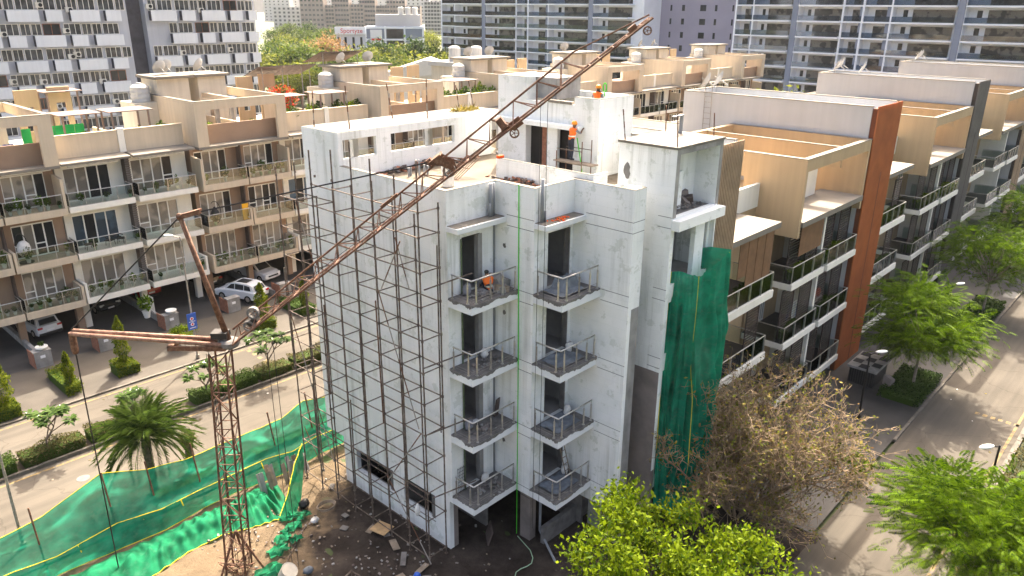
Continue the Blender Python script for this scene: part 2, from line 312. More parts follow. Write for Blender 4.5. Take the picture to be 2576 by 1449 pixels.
MT['white_wall']=white_plaster()
def worn_asphalt():
    m,n,b,o=nodes('worn_asphalt'); p=pos(n)
    c=ramp(n,noise(n,p,.13,6,.62),[(.3,(.072,.063,.051)),(.5,(.098,.086,.070)),(.7,(.120,.106,.087))])
    k=ramp(n,noise(n,pos(n,(.06,.9,1)),1.4,4),[(.42,(.86,.86,.86)),(.58,(1.06,1.05,1.04))]); c=mix(n,1,c,k,'MULTIPLY')
    k=ramp(n,noise(n,p,.7,7,.7),[(.64,(0,0,0)),(.67,(1,1,1))]); f=n.nodes.new('ShaderNodeMath'); f.operation='MULTIPLY'; f.inputs[1].default_value=.5; n.links.new(k,f.inputs[0]); c=mix(n,f.outputs[0],c,(.055,.047,.038))
    vo=n.nodes.new('ShaderNodeTexVoronoi'); vo.feature='DISTANCE_TO_EDGE'; vo.inputs['Scale'].default_value=.22; dn=n.nodes.new('ShaderNodeVectorMath'); dn.operation='ADD'; nz=n.nodes.new('ShaderNodeTexNoise'); nz.inputs['Scale'].default_value=.9; nz.inputs['Detail'].default_value=6; n.links.new(p,nz.inputs['Vector']); n.links.new(p,dn.inputs[0]); n.links.new(nz.outputs['Color'],dn.inputs[1]); n.links.new(dn.outputs[0],vo.inputs['Vector']); c=mix(n,1,c,ramp(n,vo.outputs[0],[(.002,(.74,.73,.71)),(.007,(1,1,1))]),'MULTIPLY')
    c=mix(n,1,c,ramp(n,noise(n,p,45,3),[(.3,(.82,.82,.82)),(.7,(1.12,1.12,1.12))]),'MULTIPLY')
    n.links.new(c,b.inputs['Base Color']); b.inputs['Roughness'].default_value=.9; b.inputs['Specular IOR Level'].default_value=.2; bump(n,b,noise(n,p,50,4),.35,.01); return m
MT['asphalt']=worn_asphalt()
# ================================================================ setting
def sheet(name,x0,x1,y0,y1,z,m,**k):
    return MB().quad((x0,y0,z),(x1,y0,z),(x1,y1,z),(x0,y1,z)).build(name,MT[m],kind='structure',**k)
sheet('ground',-1500,2500,-1500,2500,-.12,'dry_land')
sheet('left_road',-90,170,12.4,27.2,0,'asphalt')
sheet('driveway_pavement',-90,170,27.4,34.4,.06,'paver')
sheet('forecourt',-90,170,34.4,60,.055,'dark_paver')
sheet('right_road',9,170,-17,-11.9,0,'asphalt')
sheet('right_road_near',-60,9,-17,-12.6,.0,'asphalt')
sheet('right_pavement',12.5,170,-11.75,-4,.07,'dark_paver')
sheet('right_lawn',-60,170,-60,-17.3,.03,'grass')
sheet('yellow_edge_line',-90,170,20.35,20.5,.004,'yellow_line'); sheet('yellow_edge_line',-90,170,26.75,26.9,.004,'yellow_line')
sheet('yellow_edge_line',-20,170,-16.75,-16.6,.004,'yellow_line')
for i in range(6): sheet('yellow_dash',30.9,31.25,-14.4-i*.42,-14.65-i*.42,.004,'yellow_line')
for i in range(5): sheet('yellow_dash',4.4+i*.02,4.7+i*.02,23-.0+i*.8,23.4+i*.8,.004,'yellow_line')
# site ground: uneven soil and sand, the building's shadow painted in as darker soil
def site():
    m,n,b,o=nodes('site_shaded_earth_and_sand'); p=pos(n); s=n.nodes.new('ShaderNodeVectorMath'); s.operation='DOT_PRODUCT'; s.inputs[1].default_value=(-.6,.8,0); n.links.new(p,s.inputs[0])
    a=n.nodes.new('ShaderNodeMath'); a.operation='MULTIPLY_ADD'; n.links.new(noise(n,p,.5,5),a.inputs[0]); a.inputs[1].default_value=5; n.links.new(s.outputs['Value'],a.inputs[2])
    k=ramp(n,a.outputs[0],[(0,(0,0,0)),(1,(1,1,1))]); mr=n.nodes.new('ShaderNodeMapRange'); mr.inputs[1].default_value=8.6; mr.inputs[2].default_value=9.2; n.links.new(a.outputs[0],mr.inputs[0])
    shaded_earth=ramp(n,noise(n,p,.55,6,.65),[(.3,(.016,.012,.010)),(.5,(.042,.033,.027)),(.7,(.078,.062,.050))]); sand=ramp(n,noise(n,p,1.2,6,.65),[(.3,(.10,.073,.046)),(.7,(.165,.122,.08))])
    n.links.new(mix(n,mr.outputs[0],shaded_earth,sand),b.inputs['Base Color']); b.inputs['Roughness'].default_value=.95; b.inputs['Specular IOR Level'].default_value=.1; bump(n,b,noise(n,p,7,6,.7),.9,.08)
    xs=np.arange(-34,13,.35); ys=np.arange(-12.6,12.45,.35); X,Y=np.meshgrid(xs,ys,indexing='ij')
    Z=-.03+.06*np.sin(X*1.3+1)*np.cos(Y*.9)+.05*np.sin(X*2.7+Y*2.1)+.03*np.sin(X*5.1-Y*3.3)
    Z+=.30*np.exp(-(((X+8.5)/2.2)**2+((Y-6.2)/1.5)**2)); Z=np.where((X>-.4)&(Y>-6.5),np.minimum(Z,-.01),Z); Z=np.where(Y<-12.2,-.02,Z)
    V=np.stack([X,Y,Z],-1).reshape(-1,3); ny=len(ys); i,j=np.meshgrid(np.arange(len(xs)-1),np.arange(ny-1),indexing='ij'); q=(i*ny+j).ravel()
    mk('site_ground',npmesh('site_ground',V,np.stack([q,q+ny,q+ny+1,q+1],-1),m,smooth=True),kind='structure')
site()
def kerb(name,x0,x1,y0,y1,h,st,**k):
    e=bpy.data.objects.new(name,None); COL.objects.link(e); tag(e,kind='structure'); x=x0; i=0
    while x<x1:
        j=random.uniform(-.012,.012); piece('kerb_stone',e,x+.012,x+st-.012,y0+j,y1+j,-.02,h+random.uniform(-.012,.012),MT['kerb_stone'],rot=(0,0,random.uniform(-.01,.01))); x+=st
kerb('median_kerb',-18,14,20.82,20.98,.20,.62); kerb('median_far_kerb',-18,14,22.35,22.48,.18,.62); kerb('pavement_kerb',-16,30,27.2,27.38,.11,.9)
kerb('right_pavement_kerb',24,60,-11.9,-11.74,.13,.9); kerb('right_lawn_kerb',10,60,-17.28,-17.02,.14,.9)
piece('median_soil',None,-40,14,20.98,22.35,-.02,.12,MT['soil'],kind='structure')
# ================================================================ main building under construction
FL=[3.0,6.15,9.3,12.45]; ROOF=16.19; PAR=16.85
B=thing('building_under_construction','white four-storey corner building under construction with bare balconies, in the centre','building',(0,0,0))
wm=MB()
wallx(wm,0,.23,0,8.05,-.05,2.62,[(4.05,6.98,1.08,2.36),(1.0,3.24,1.05,2.42)])
wallx(wm,0,.23,-.2,9.5,2.62,PAR); wallx(wm,0,.23,6.7,9.5,PAR,18.0)
wm.build('scaffold_side_wall',MT['white_wall'],B)
# window reveals
for (a,b,c,d) in ((4.05,6.98,1.08,2.36),(1.0,3.24,1.05,2.42)):
    f=piece('window_sill',B,-.02,.3,a-.02,b+.02,c-.06,c-.004,MT['grey_concrete'])
    piece('window_opening_frame',B,.1,.2,a,a+.35,c,d,MT['dark_concrete'])
wm=MB()
wally(wm,.23,2.74,-.2,.0,2.62,PAR,[(.8,1.85,f,f+2.38) for f in FL]+[(2.60,2.72,f+.0,f+2.75) for f in FL])
wm.build('front_wall',MT['white_wall'],B)
wm=MB(); wallx(wm,2.74,2.97,-2.36,-.0,0 and 0 or 2.62,PAR); wm.build('front_wall',MT['white_wall'],B)
wm=MB(); wally(wm,2.97,5.25,-2.36,-2.16,2.62,PAR,[(3.62,5.02,f,f+2.42) for f in FL]); wm.build('front_wall',MT['white_wall'],B)
wm=MB(); wallx(wm,5.25,5.48,-5.36,-2.16,1.9,PAR); wally(wm,5.48,6.05,-5.36,-5.16,11.8,PAR); wallx(wm,5.85,6.05,-5.16,-4.6,11.8,PAR); wm.build('front_wall',MT['white_wall'],B)
wm=MB(); wm.box(5.48,6.05,-5.355,-5.16,.0,11.8); wm.box(5.86,6.05,-5.16,-3.4,0,11.8); wm.build('stripped_corner',MT['grey_concrete'],B,label='bare grey concrete corner strip')
wm=MB(); wm.box(6.05,6.96,-3.6,-3.4,2.6,PAR-.3); wm.build('recess_wall',MT['white_wall'],B)
# right block
wm=MB(); wallx(wm,6.96,7.2,-6.04,-3.3,3.6,18.3)
wally(wm,7.2,10.7,-6.04,-5.82,2.6,18.3,[(7.24,10.42,15.52,18.08),(7.24,9.0,12.6,14.98),(9.75,10.6,12.6,14.98),(7.24,9.0,9.4,11.8),(7.24,9.0,6.2,8.6),(7.24,9.0,3.0,5.4)])
wallx(wm,10.42,10.7,-5.82,-3.3,2.6,18.3); wally(wm,7.2,10.42,-3.5,-3.3,2.6,18.3); wm.build('right_block_wall',MT['white_wall'],B)
MB().box(6.9,10.75,-6.1,-3.25,18.3,18.4).build('right_block_roof',MT['slab_top'],B)
MB().box(7.2,10.42,-5.8,-3.5,15.2,15.5).build('loggia_floor',MT['dark_concrete'],B); MB().box(6.99,10.78,-6.4,-6.045,15.02,15.44).build('loggia_ledge',MT['white_wall'],B)
MB().box(7.2,8.75,-5.35,-5.2,15.5,17.12).build('loggia_inner_wall',MT['white_wall'],B); MB().box(7.2,10.42,-4.95,-4.8,15.5,18.3).build('loggia_back_wall',MT['white_wall'],B)
wm=MB(); wm.box(6.957-.02,6.955,-6.03,-4.2,0,8.6); wm.build('bare_plaster_patch',MT['raw_plaster'],B,label='unpainted brown plaster lower wall')
wm=MB(); wm.box(6.96,7.2,-6.04,-3.3,0,3.6); wm.build('bare_plaster_wall',MT['raw_plaster'],B)
# floors, decks
fl=MB()
for i,f in enumerate(FL+[16.0]):
    t=f if i<4 else ROOF; a=.37 if i<4 else .4
    fl=MB(); fl.box(.23,2.97,0,9.4,t-a,t); fl.box(2.97,5.48,-2.16,9.4,t-a,t); fl.box(5.48,6.96,-3.4,9.4,t-a,t); fl.box(6.96,11,-3.3,9.4,t-a,t)
    fl.build('floor_slab' if i<4 else 'roof_deck',MT['interior'] if i<4 else MT['deck_screed'],B)
MB().box(7.2,10.42,-5.8,-3.5,12.3,12.6).build('floor_slab',MT['interior'],B)
for f in FL+[0]:
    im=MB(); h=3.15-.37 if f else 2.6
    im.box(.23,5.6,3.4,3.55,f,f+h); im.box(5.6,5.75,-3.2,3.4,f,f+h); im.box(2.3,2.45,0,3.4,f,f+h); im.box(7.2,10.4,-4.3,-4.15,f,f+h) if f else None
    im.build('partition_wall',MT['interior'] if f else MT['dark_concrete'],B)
# balconies
def fascia_mat():
    m,n,b,o=nodes('balcony_fascia'); p=pos(n); c=ramp(n,noise(n,p,.6,4),[(.3,(.66,.68,.68)),(.7,(.76,.77,.76))]); n.links.new(c,b.inputs['Base Color']); b.inputs['Roughness'].default_value=.85; return m
FAS=fascia_mat()
def ragged(x0,y0,x1,y1,z,out,hmin=.02,hmax=.10,n=26):
    "thin ragged strip of chipped concrete along the top of a fascia"
    mb=MB(); P=[];d=Vector((x1-x0,y1-y0,0)); 
    w0=.05
    for i in range(n+1):
        t=i/n; w0=min(.17,max(.0,w0+random.uniform(-.045,.045))); h=.012+w0*random.uniform(.6,1.1); q=Vector((x0,y0,z))+d*t+Vector(out)*.006; P.append((q,q-Vector((0,0,h))))
    for (a,b),(c,e) in zip(P[:-1],P[1:]): mb.quad(a,b,e,c)
    return mb
def balcony(x0,x1,yb,yf,f,right):
    s=MB().box(x0,x1-.003,yf,yb-.003,f-.38,f-.012).build('balcony',FAS,B)
    MB().box(x0+.0,x1-.003,yf+.0,yb-.003,f-.012,f+.012).build('balcony_floor',MT['dark_concrete'],s)
    r=ragged(x0,yb,x0,yf,f-.01,(-1,0,0)); r2=ragged(x0,yf,x1,yf,f-.01,(0,-1,0)); 
    for v in (r,r2): v.build('chipped_edge',MT['dark_concrete'],s)
    h=f+1.02; rail=MB().tube((x0+.08,yb-.15,h),(x0+.08,yf+.08,h),.035,8).tube((x0+.08,yf+.08,h),(x1-.12,yf+.08,h+.0),.035,8)
    rail.build('handrail',MT['steel'],s,smooth=True)
    for k,(px,py) in enumerate(((x0+.08,yb-.18),(x0+.08,yf+.3),(x0+.34,yf+.08),(x0+1.15,yf+.08),(x0+1.85,yf+.08),(x1-.14,yf+.08))):
        q=MB().tube((px,py,f),(px,py,h-.2),.038,8).tube((px,py,h-.2),(px,py,h-.02),.016,6).lathe([(.07,0),(.07,.03)],8,(px,py,f)); q.build('rail_post',MT['steel'] if (k+int(f))%3 else MT['dull_steel'],s)
    lo=MB()
    for zz in (.12,.24): lo.tube((x0+.08,yb-.18,f+zz),(x0+.08,yf+.08,f+zz),.008,4).tube((x0+.08,yf+.08,f+zz),(x1-.14,yf+.08,f+zz),.008,4)
    lo.build('lower_rail',MT['dull_steel'],s)
for f in FL: balcony(0,2.74,-.2,-1.56,f,0); balcony(2.74,5.25,-2.36,-3.92,f,1)
# sun-shade slabs over the top balconies
for x0,x1,yb,yf in ((-.02,2.74,-.2,-.86),(2.72,5.25,-2.36,-3.02)):
    s=MB().box(x0,x1-.003,yf,yb-.003,15.24,15.44).build('sunshade_slab',FAS,B); MB().box(x0+.05,x1-.01,yf+.12,yb-.005,15.44,15.47).build('slab_dust',MT['slab_top'],s)
# horizontal grooves
gm=[]
for zs in [15.55,15.1]+[q for f in FL[:4] for q in (f-.02,f-.5)]:
    for a in (('x',2.74,-2.36,-.86 if zs>15 else -1.6),('x',5.25,-5.36,-3.02 if zs>15 else -3.95),('x',6.96,-6.04,-5.4)):
        piece('wall_groove',B,a[1]-.003,a[1]+.01,a[2],a[3],zs-.010,zs+.010,MT['black_line'])
for zs in (15.55,15.1): piece('wall_groove',B,5.25,6.05,-5.363,-5.34,zs-.01,zs+.01,MT['black_line'])
# worn door reveals, pipes
for f in FL:
    piece('door_jamb',B,1.72,1.95,-.215,.02,f,f+2.35,MT['grey_concrete'])
    piece('door_jamb',B,5.0,5.06,-2.37,-2.1,f,f+2.4,MT['dark_concrete'])
    for px in (2.62,2.68): MB().tube((px,-.22,f),(px,-.22,f+2.7),.022,6).build('drain_pipe',MT['grey_pipe'],B)
    MB().tube((.72,-.26,f),(.72,-.26,f+2.35),.035,6).build('bamboo_prop',MT['bamboo'],B)
for (x,y,h,r) in ((2.3,-.38,1.35,.09),(2.48,-.35,1.35,.07),(2.2,-.42,.55,.06),(3.02,-2.52,1.75,.075),(3.16,-2.55,.45,.05)):
    MB().tube((x,y,15.47),(x,y,15.47+h),r,10).build('vent_pipe',MT['grey_pipe'],B,smooth=True)
# roof details
wm=MB(); wm.box(5.5,5.62,-3.1,2.4,ROOF,17.08); wm.box(5.62,6.5,-3.1,-2.98,ROOF,17.08); wm.build('roof_partition',MT['white_wall'],B)
wm=MB(); wally(wm,.23,9.6,6.7,6.9,ROOF,18.0,[(.25,2.08,17.1,17.96),(2.93,6.95,17.1,17.96)]); wm.build('rooftop_screen_wall',MT['white_wall'],B)
MB().box(0,10.9,6.7,9.5,18.0,18.3).build('rooftop_canopy_slab',[MT['white_wall']],B); MB().box(.02,10.88,6.72,9.48,18.3,18.315).build('canopy_top',MT['slab_top'],B)
for x in (2.5,7.3,9.3): piece('canopy_column',B,x,x+.3,9.1,9.4,ROOF,18.0,MT['white_wall'])
piece('rear_parapet',B,.23,11,9.4,9.5,ROOF-.3,ROOF+.35,MT['white_wall'])
# dirty parapet tops
for a in ((0,.23,-.2,6.7,PAR),(.23,2.74,-.2,0,PAR),(2.74,2.97,-2.36,0,PAR),(2.97,5.25,-2.36,-2.16,PAR),(5.25,5.48,-5.36,-2.16,PAR),(5.48,6.05,-5.36,-5.16,PAR),(5.5,5.62,-3.1,2.4,17.08),(8.5,8.7,-1.05,.35,19.7),(8.7,11.15,-1.05,-.85,19.7),(8.5,8.7,3.3,5.15,20.4)):
    piece('parapet_top',B,a[0]-.004,a[1]+.004,a[2]-.004,a[3]+.004,a[4],a[4]+.014,MT['slab_top'])
for a in ((6.964,7.245,18.02,15.5),): 
    piece('bare_frame_edge',B,7.0,7.25,-6.05,-6.035,15.5,18.3,MT['grey_concrete']); piece('bare_frame_edge',B,7.25,10.7,-6.05,-6.035,18.08,18.3,MT['grey_concrete']); piece('bare_frame_edge',B,10.44,10.7,-6.05,-6.035,15.5,18.08,MT['grey_concrete'])
MB().box(1.9,2.05,3.6,8,0,2.6).box(.23,5,7.85,8.0,0,2.6).build('added_inner_wall',MT['dark_concrete'],B)  # added inner walls that keep sunlit ground out of the low windows
# stair head block
wm=MB(); wallx(wm,8.5,8.7,-1.05,.35,ROOF,19.7); wallx(wm,8.5,8.7,3.3,5.15,ROOF,20.4); wallx(wm,8.5,8.7,.35,3.3,18.45,19.35)
wally(wm,8.7,11.15,-1.05,-.85,ROOF,19.7); wally(wm,8.7,11.15,4.95,5.15,ROOF,20.4); wallx(wm,10.95,11.15,-.85,4.95,ROOF,19.7); wally(wm,8.7,10.95,3.3,3.5,ROOF,20.4); wm.build('stair_head_wall',MT['white_wall'],B)
MB().box(8.7,10.95,-.85,3.3,18.35,18.48).box(8.7,10.95,3.5,4.95,19.8,19.9).build('stair_head_roof',MT['deck_screed'],B)
MB().box(9.2,11.0,2.0,4.9,19.4,20.38).build('bare_tank_wall',MT['grey_concrete'],B)
MB().box(8.1,8.5,-.2,4.9,18.25,18.45).build('stair_head_canopy',MT['white_wall'],B)
MB().box(8.9,10.9,.0,3.3,ROOF,18.4).build('stair_room_dark_block',MT['dark_opening'],B)  # solid near-black block painting the dark inside of the stair room
MB().box(8.55,8.75,1.35,2.0,ROOF,18.3).build('stair_pier',MT['white_wall'],B); MB().box(8.75,8.85,2.2,2.45,ROOF,18.3).build('brick_pier',MT['brick_red'],B)
for a,b in ((.5,1.2),(1.25,1.9)): MB().box(8.45,8.72,a,b,19.35,19.47).build('coping_block',MT['coping'],B)
# ground-floor columns
for x0,x1,y0,y1 in ((2.98,3.4,-2.2,-1.6),(.23,.5,0,.35),(5.3,5.75,-5.0,-4.6),(2.9,3.3,2.0,2.5),(9.8,10.3,-5.8,-5.3)):
    MB().box(x0,x1,y0,y1,-.1,2.63).build('column',MT['raw_plaster'],B)
MB().box(3.2,7,-2.9,-2.7,-.05,.9).build('low_wall',MT['dark_concrete'],B)
MB().tube((3.55,-2.35,.3),(3.55,-2.35,2.6),.06,8).tube((3.55,-2.35,.3),(2.6,-4.1,.05),.06,8).build('waste_pipe',MT['grey_pipe'],B)
# holes chipped in walls
for (y,z) in ((-.75,14.2),(-.75,11.2),(-.75,4.9)):
    MB().prism([(-.01,-.07),(-.01,.07),(.0,.0)],0,.001); m=MB(); pts=[Vector((2.735,y+.09*math.cos(t)*random.uniform(.6,1.2),z+.13*math.sin(t)*random.uniform(.6,1.2))) for t in np.arange(0,6.2,.7)]; m.quad(*pts).build('chipped_hole',MT['dark_concrete'],B)
m=MB(); pts=[Vector((6.95,-3.75+.16*math.cos(t)*random.uniform(.7,1.2),17.15+.34*math.sin(t)*random.uniform(.7,1.2))) for t in np.arange(0,6.2,.5)]; m.quad(*pts).build('chipped_hole',MT['dark_concrete'],B)
# ================================================================ scaffold
S=thing('scaffold','rusty steel pipe scaffold standing against the blank white wall','scaffold',(-.8,4,0))
def sl(p): return (p[0]+.8,p[1]-4,p[2])
YS=[-.05,1.3,2.65,4.05,5.45,6.95,8.3,9.75]; LV=[.35,2.3-1.45*0,3.72,5.17,6.6,8.06,9.49,10.93,12.38,13.81,15.25,16.22]
tops={ -.05:18.2,1.3:17.5,2.65:17.9,4.05:18.4,5.45:17.9,6.95:17.7,8.3:17.0,9.75:16.6}
for y in YS:
    for x,dz in ((-1.32,0),(-.32,-.35)):
        t=tops[y]+dz-(1.4 if x>-1 else 0); m=MB(); dx=random.uniform(-.05,.05); dy=random.uniform(-.05,.05)
        m.tube(sl((x,y,-.05)),sl((x+dx,y+dy,t)),.034,6)
        for z in LV: m.lathe([(.056,-.05),(.056,.05)],6,sl((x+dx*z/t,y+dy*z/t,z)))
        m.lathe([(.09,0),(.09,.015)],6,sl((x,y,0))); m.build('standard_pole',MT['scaf'],S)
        if random.random()<.6:
            z0=random.uniform(-.05,7); z1=z0+random.uniform(4,9); q=random.choice((-.13,.13)); MB().tube(sl((x,y+q,z0)),sl((x+dx,y+dy+q,min(z1,t))),.032,6).build('standard_pole',MT['scaf'] if random.random()<.6 else MT['rust'],S)
for z in LV:
    for x in (-1.32,-.32):
        if x>-1 and z>15.5: continue
        for a,b in zip(YS[:-1],YS[1:]):
            if z>15.5 and a>6: continue
            if random.random()<.06 and z>3: continue
            MB().tube(sl((x,a,z+random.uniform(-.03,.03))),sl((x,b,z+random.uniform(-.03,.03))),.027,5).build('ledger_pipe',MT['scaf'],S)
    for y in YS:
        if z>15.5 and y>6: continue
        MB().tube(sl((-1.32,y,z)),sl((-.32,y,z)),.026,5).build('transom_pipe',MT['scaf'],S)
for p,q in (((-1.36,1.3,15.0),(-1.36,-.05+.6,13.0)),((-1.36,1.0,14.9),(-1.4,2.3,12.6)),((-1.36,2.6,12.5),(-1.36,.3,6.8)),((-1.36,.2,6.6),(-1.4,2.6,3.2)),((-1.36,2.7,3.4),(-1.38,-.2,.1)),((-1.36,8.3,15.2),(-1.36,6.9,11.5)),((-1.36,9.7,9.4),(-1.36,7.0,2.2)),((-1.36,9.5,3.2),(-1.2,8.2,1.0))):
    m=MB(); p,q=Vector(sl(p)),Vector(sl(q)); k=4
    for i in range(k): m.tube(p+(q-p)*i/k,p+(q-p)*(i+1)/k,.026,6,mi=i%2)
    m.build('bracing_pipe',[MT['rust'],MT['dull_steel']],S)
for (y0,z0) in ((-.3,13.3),(-.1,9.8),(-.2,6.7),(-.4,3.6)):
    MB().tube(sl((-1.0,y0+.4,z0-.3)),sl((.75,y0-.55,z0+.2)),.03,6).build('tie_pipe',MT['scaf'],S)
tie=MB().ball((0,0,0),.14,.1,.3); tie.ball((0,0,.3),.06); tie.build('sack',MT['cloth_white'],None,(-1.05,.55,2.6),label='pale cloth sack hanging from the scaffold near the corner window',cat='sack') if False else tag(tie.build('sack',MT['cloth_white'],None,(-1.36,.62,2.55),smooth=True),'pale cloth sack hanging from the scaffold near the low window','sack')
# striped marker rods on the roof canopy
def rod(x,y,z,h,lean,label,striped=True):
    m=MB(); p=Vector((0,0,0)); q=Vector((lean[0],lean[1],h)); k=5 if striped else 1
    for i in range(k): m.tube(p+(q-p)*i/k,p+(q-p)*(i+1)/k,.028,6,mi=i%2)
    tag(m.build('steel_rod',[MT['rust'],MT['dull_steel'] if striped else MT['rust']],None,(x,y,z)),label,'rod','steel rods standing on the white building roof')
# ================================================================ derrick crane
CR=thing('derrick_crane','rusty lattice derrick crane with long boom reaching over the white building','crane',(-7.45,5.63,0))
O=Vector((-7.45,5.63,0))
def cl(p): return Vector(p)-O
H=Vector((.6776,-.7354,0)); N=Vector((.7354,.6776,0))   # along boom, away from viewer
def lattice(mb,A,Bq,sec,panels,rc,rb):
    "chords at offsets sec (list of vectors start, end), bracing between consecutive chords"
    for a0,a1 in sec: mb.tube(A+a0,Bq+a1,rc,6)
    for i in range(panels):
        t0,t1=i/panels,(i+1)/panels; tm=(t0+t1)/2
        P=lambda k,t:(A+sec[k][0])*(1-t)+(Bq+sec[k][1])*t
        yield i,P,t0,tm,t1
m=MB(); sec=[]
for sx,sy in ((-1,-1),(1,-1),(1,1),(-1,1)):
    o=H*.36*sx+N*.36*sy; sec.append((o*1.15,o*.9))
A,Bt=Vector((0,0,0)),cl((-7.12,5.28,10.75))
legs=MB(); br=MB(); 
for k,(a0,a1) in enumerate(sec): MB().tube(A+a0,Bt+a1,.045,8).build('mast_leg',MT['rust'],CR)
for i,P,t0,tm,t1 in lattice(MB(),A,Bt,sec,13,.05,.02):
    b=MB()
    for k in range(4):
        j=(k+1)%4; b.tube(P(k,t0),P(j,t0),.022,5); b.tube(P(k,t0) if (i+k)%2 else P(j,t0),P(j,t1) if (i+k)%2 else P(k,t1),.022,5)
        if k==3: b.tube(P(k,tm),P(j,tm),.018,5)
    b.build('mast_bracing',MT['rust_pale'] if i%3 else MT['rust'],CR)
for q in ((-1.6,-.3),(1.2,-1.0),(.9,1.1)): MB().tube((q[0]*.75,q[1]*.75,-.1),Bt*.18+Vector((0,0,.3)),.05,6).build('mast_stay',MT['rust'],CR)
for k in range(14): MB().bar((random.uniform(-.8,.8),random.uniform(-.8,.8),random.uniform(0,.5)),(random.uniform(-.8,.8),random.uniform(-.8,.8),random.uniform(.2,1.2)),.05,.03).build('base_beam',MT['rust'],CR)
# slewing platform
pl=MB(); c0=cl((-7.3,5.5,11.0)); pl.bar(c0-H*1.5+N*.35,c0+H*.65+N*.35,.12,.16); pl.bar(c0-H*1.5-N*.35,c0+H*.65-N*.35,.12,.16); pl.bar(c0-H*1.5+N*.4,c0-H*1.5-N*.4,.2,.2); pl.bar(c0+N*.4,c0-N*.4,.2,.2); pl.bar(c0-H*.8+N*.35,c0+H*.4-N*.35,.1,.1)
pl.build('slewing_platform',MT['rust'],CR)
pv=cl((-6.85,4.99,11.3)); MB().lathe([(.35,-.18),(.42,-.1),(.42,.05),(.3,.12)],12,pv-Vector((0,0,.15))).build('slewing_ring',MT['dark_concrete'],CR)
# boom
L0=cl((-6.64,4.76,11.23)); TP=cl((3.75,-6.52,23.2)); bd=(TP-L0).normalized(); bu=(bd.cross(N)).normalized(); bu=bu if bu.z>0 else -bu
sec=[(-N*.5,-N*.36),(N*.5,N*.36),(bu*.7,bu*.7)]
E1=L0+(TP-L0)*.86
for k,(a0,a1) in enumerate(sec):
    e=TP if k<2 else E1; s0=L0 if k<2 else L0+bd*.2
    MB().tube(s0+(a0 if k<2 else bu*.42),e+(a1 if k<2 else bu*.7),.038,8).build('boom_chord',MT['rust'] if k!=1 else MT['rust_pale'],CR)
NP=16
for i,P,t0,tm,t1 in lattice(MB(),L0,E1,[(sec[0][0],sec[0][1]),(sec[1][0],sec[1][1]),(bu*.42,bu*.7)],NP,.04,.02):
    b=MB(); b.tube(P(0,t0),P(1,t0),.024,5); b.tube(P(0,t0),P(1,t1),.018,4)
    for k in (0,1): b.tube(P(k,t0),P(2,tm),.021,5); b.tube(P(2,tm),P(k,t1),.021,5)
    b.obox(P(1,t0)*.5+P(0,t0)*.5,bd*.07,N*.4,bu*.01); b.build('boom_bracing',MT['rust_pale'] if i%2 else MT['rust'],CR)
hd=MB()
for t in (.87,.89,.92,.95,.98,.995): q=L0+(TP-L0)*t; hd.tube(q-N*.32,q+N*.32,.03,6)
hd.tube(E1+bu*.7,TP+bu*.12,.03,6); hd.bar(TP-bd*1.4-N*.1,TP-N*.1,.08,.06); hd.obox(TP-bd*.7+bu*.12,bd*.15,N*.12,bu*.07)
hd.build('boom_head',MT['rust'],CR)
def wheel(c,r,w,ax,name,mt='dark_concrete'):
    m=MB(); a=Vector(ax).normalized(); u=a.cross(Vector((0,0,1))).normalized(); v=a.cross(u); n=14
    for r0,r1 in ((r*.72,r),): 
        for i in range(n):
            t=2*math.pi*i/n; t2=2*math.pi*(i+1)/n; q=lambda rr,tt,s:Vector(c)+(u*math.cos(tt)+v*math.sin(tt))*rr+a*s
            for s in (-w,w): m.quad(q(r0,t,s),q(r1,t,s),q(r1,t2,s),q(r0,t2,s))
            m.quad(q(r1,t,-w),q(r1,t,w),q(r1,t2,w),q(r1,t2,-w)); m.quad(q(r0,t,-w),q(r0,t,w),q(r0,t2,w),q(r0,t2,-w))
    for i in range(5): t=2*math.pi*i/5; m.tube(c,Vector(c)+(u*math.cos(t)+v*math.sin(t))*r*.75,r*.08,5)
    m.build(name,MT[mt],CR)
wheel(TP-bd*.35-bu*.25-N*.1,.15,.05,N,'sheave','rust')
jt=L0+(TP-L0)*.555
wheel(jt+bu*.12,.24,.05,N,'sheave')
m=MB(); 
for s in (-.3,.3):
    P=[jt+bd*-.35+bu*.72+N*s,jt+bd*.1+bu*.78+N*s,jt+bd*.32+bu*.3+N*s,jt+bd*.2-bu*.1+N*s,jt+bd*.08+bu*.2+N*s,jt+bd*-.1+bu*.5+N*s]
    m.quad(*P); m.quad(*[p+N*.03 for p in P][::-1])
m.obox(jt+bu*.78-bd*.1,bd*.25,N*.32,bu*.03); m.obox(jt-bd*.35+bu*.8,bd*.1,N*.12,bu*.1); m.build('cable_bracket',MT['rust'],CR)
m=MB(); jk=L0+(TP-L0)*.70; m.obox(jk+bd*.1-bu*.02,bd*.22,N*.05,bu*.16); m.obox(jk-bd*.3+bu*.3,bd*.12,N*.25,bu*.2); m.tube(jk-bd*.5+N*.3,jk+bd*.2+N*.3,.1,8); m.build('winch_bracket',MT['rust'],CR)
wheel(jk-bd*.15-bu*.25,.18,.05,N,'sheave','rust')
m=MB(); jm=L0+(TP-L0)*.43; m.obox(jm+bu*.58,bd*.4,N*.07,bu*.06); m.build('chord_splice',MT['rust'],CR)
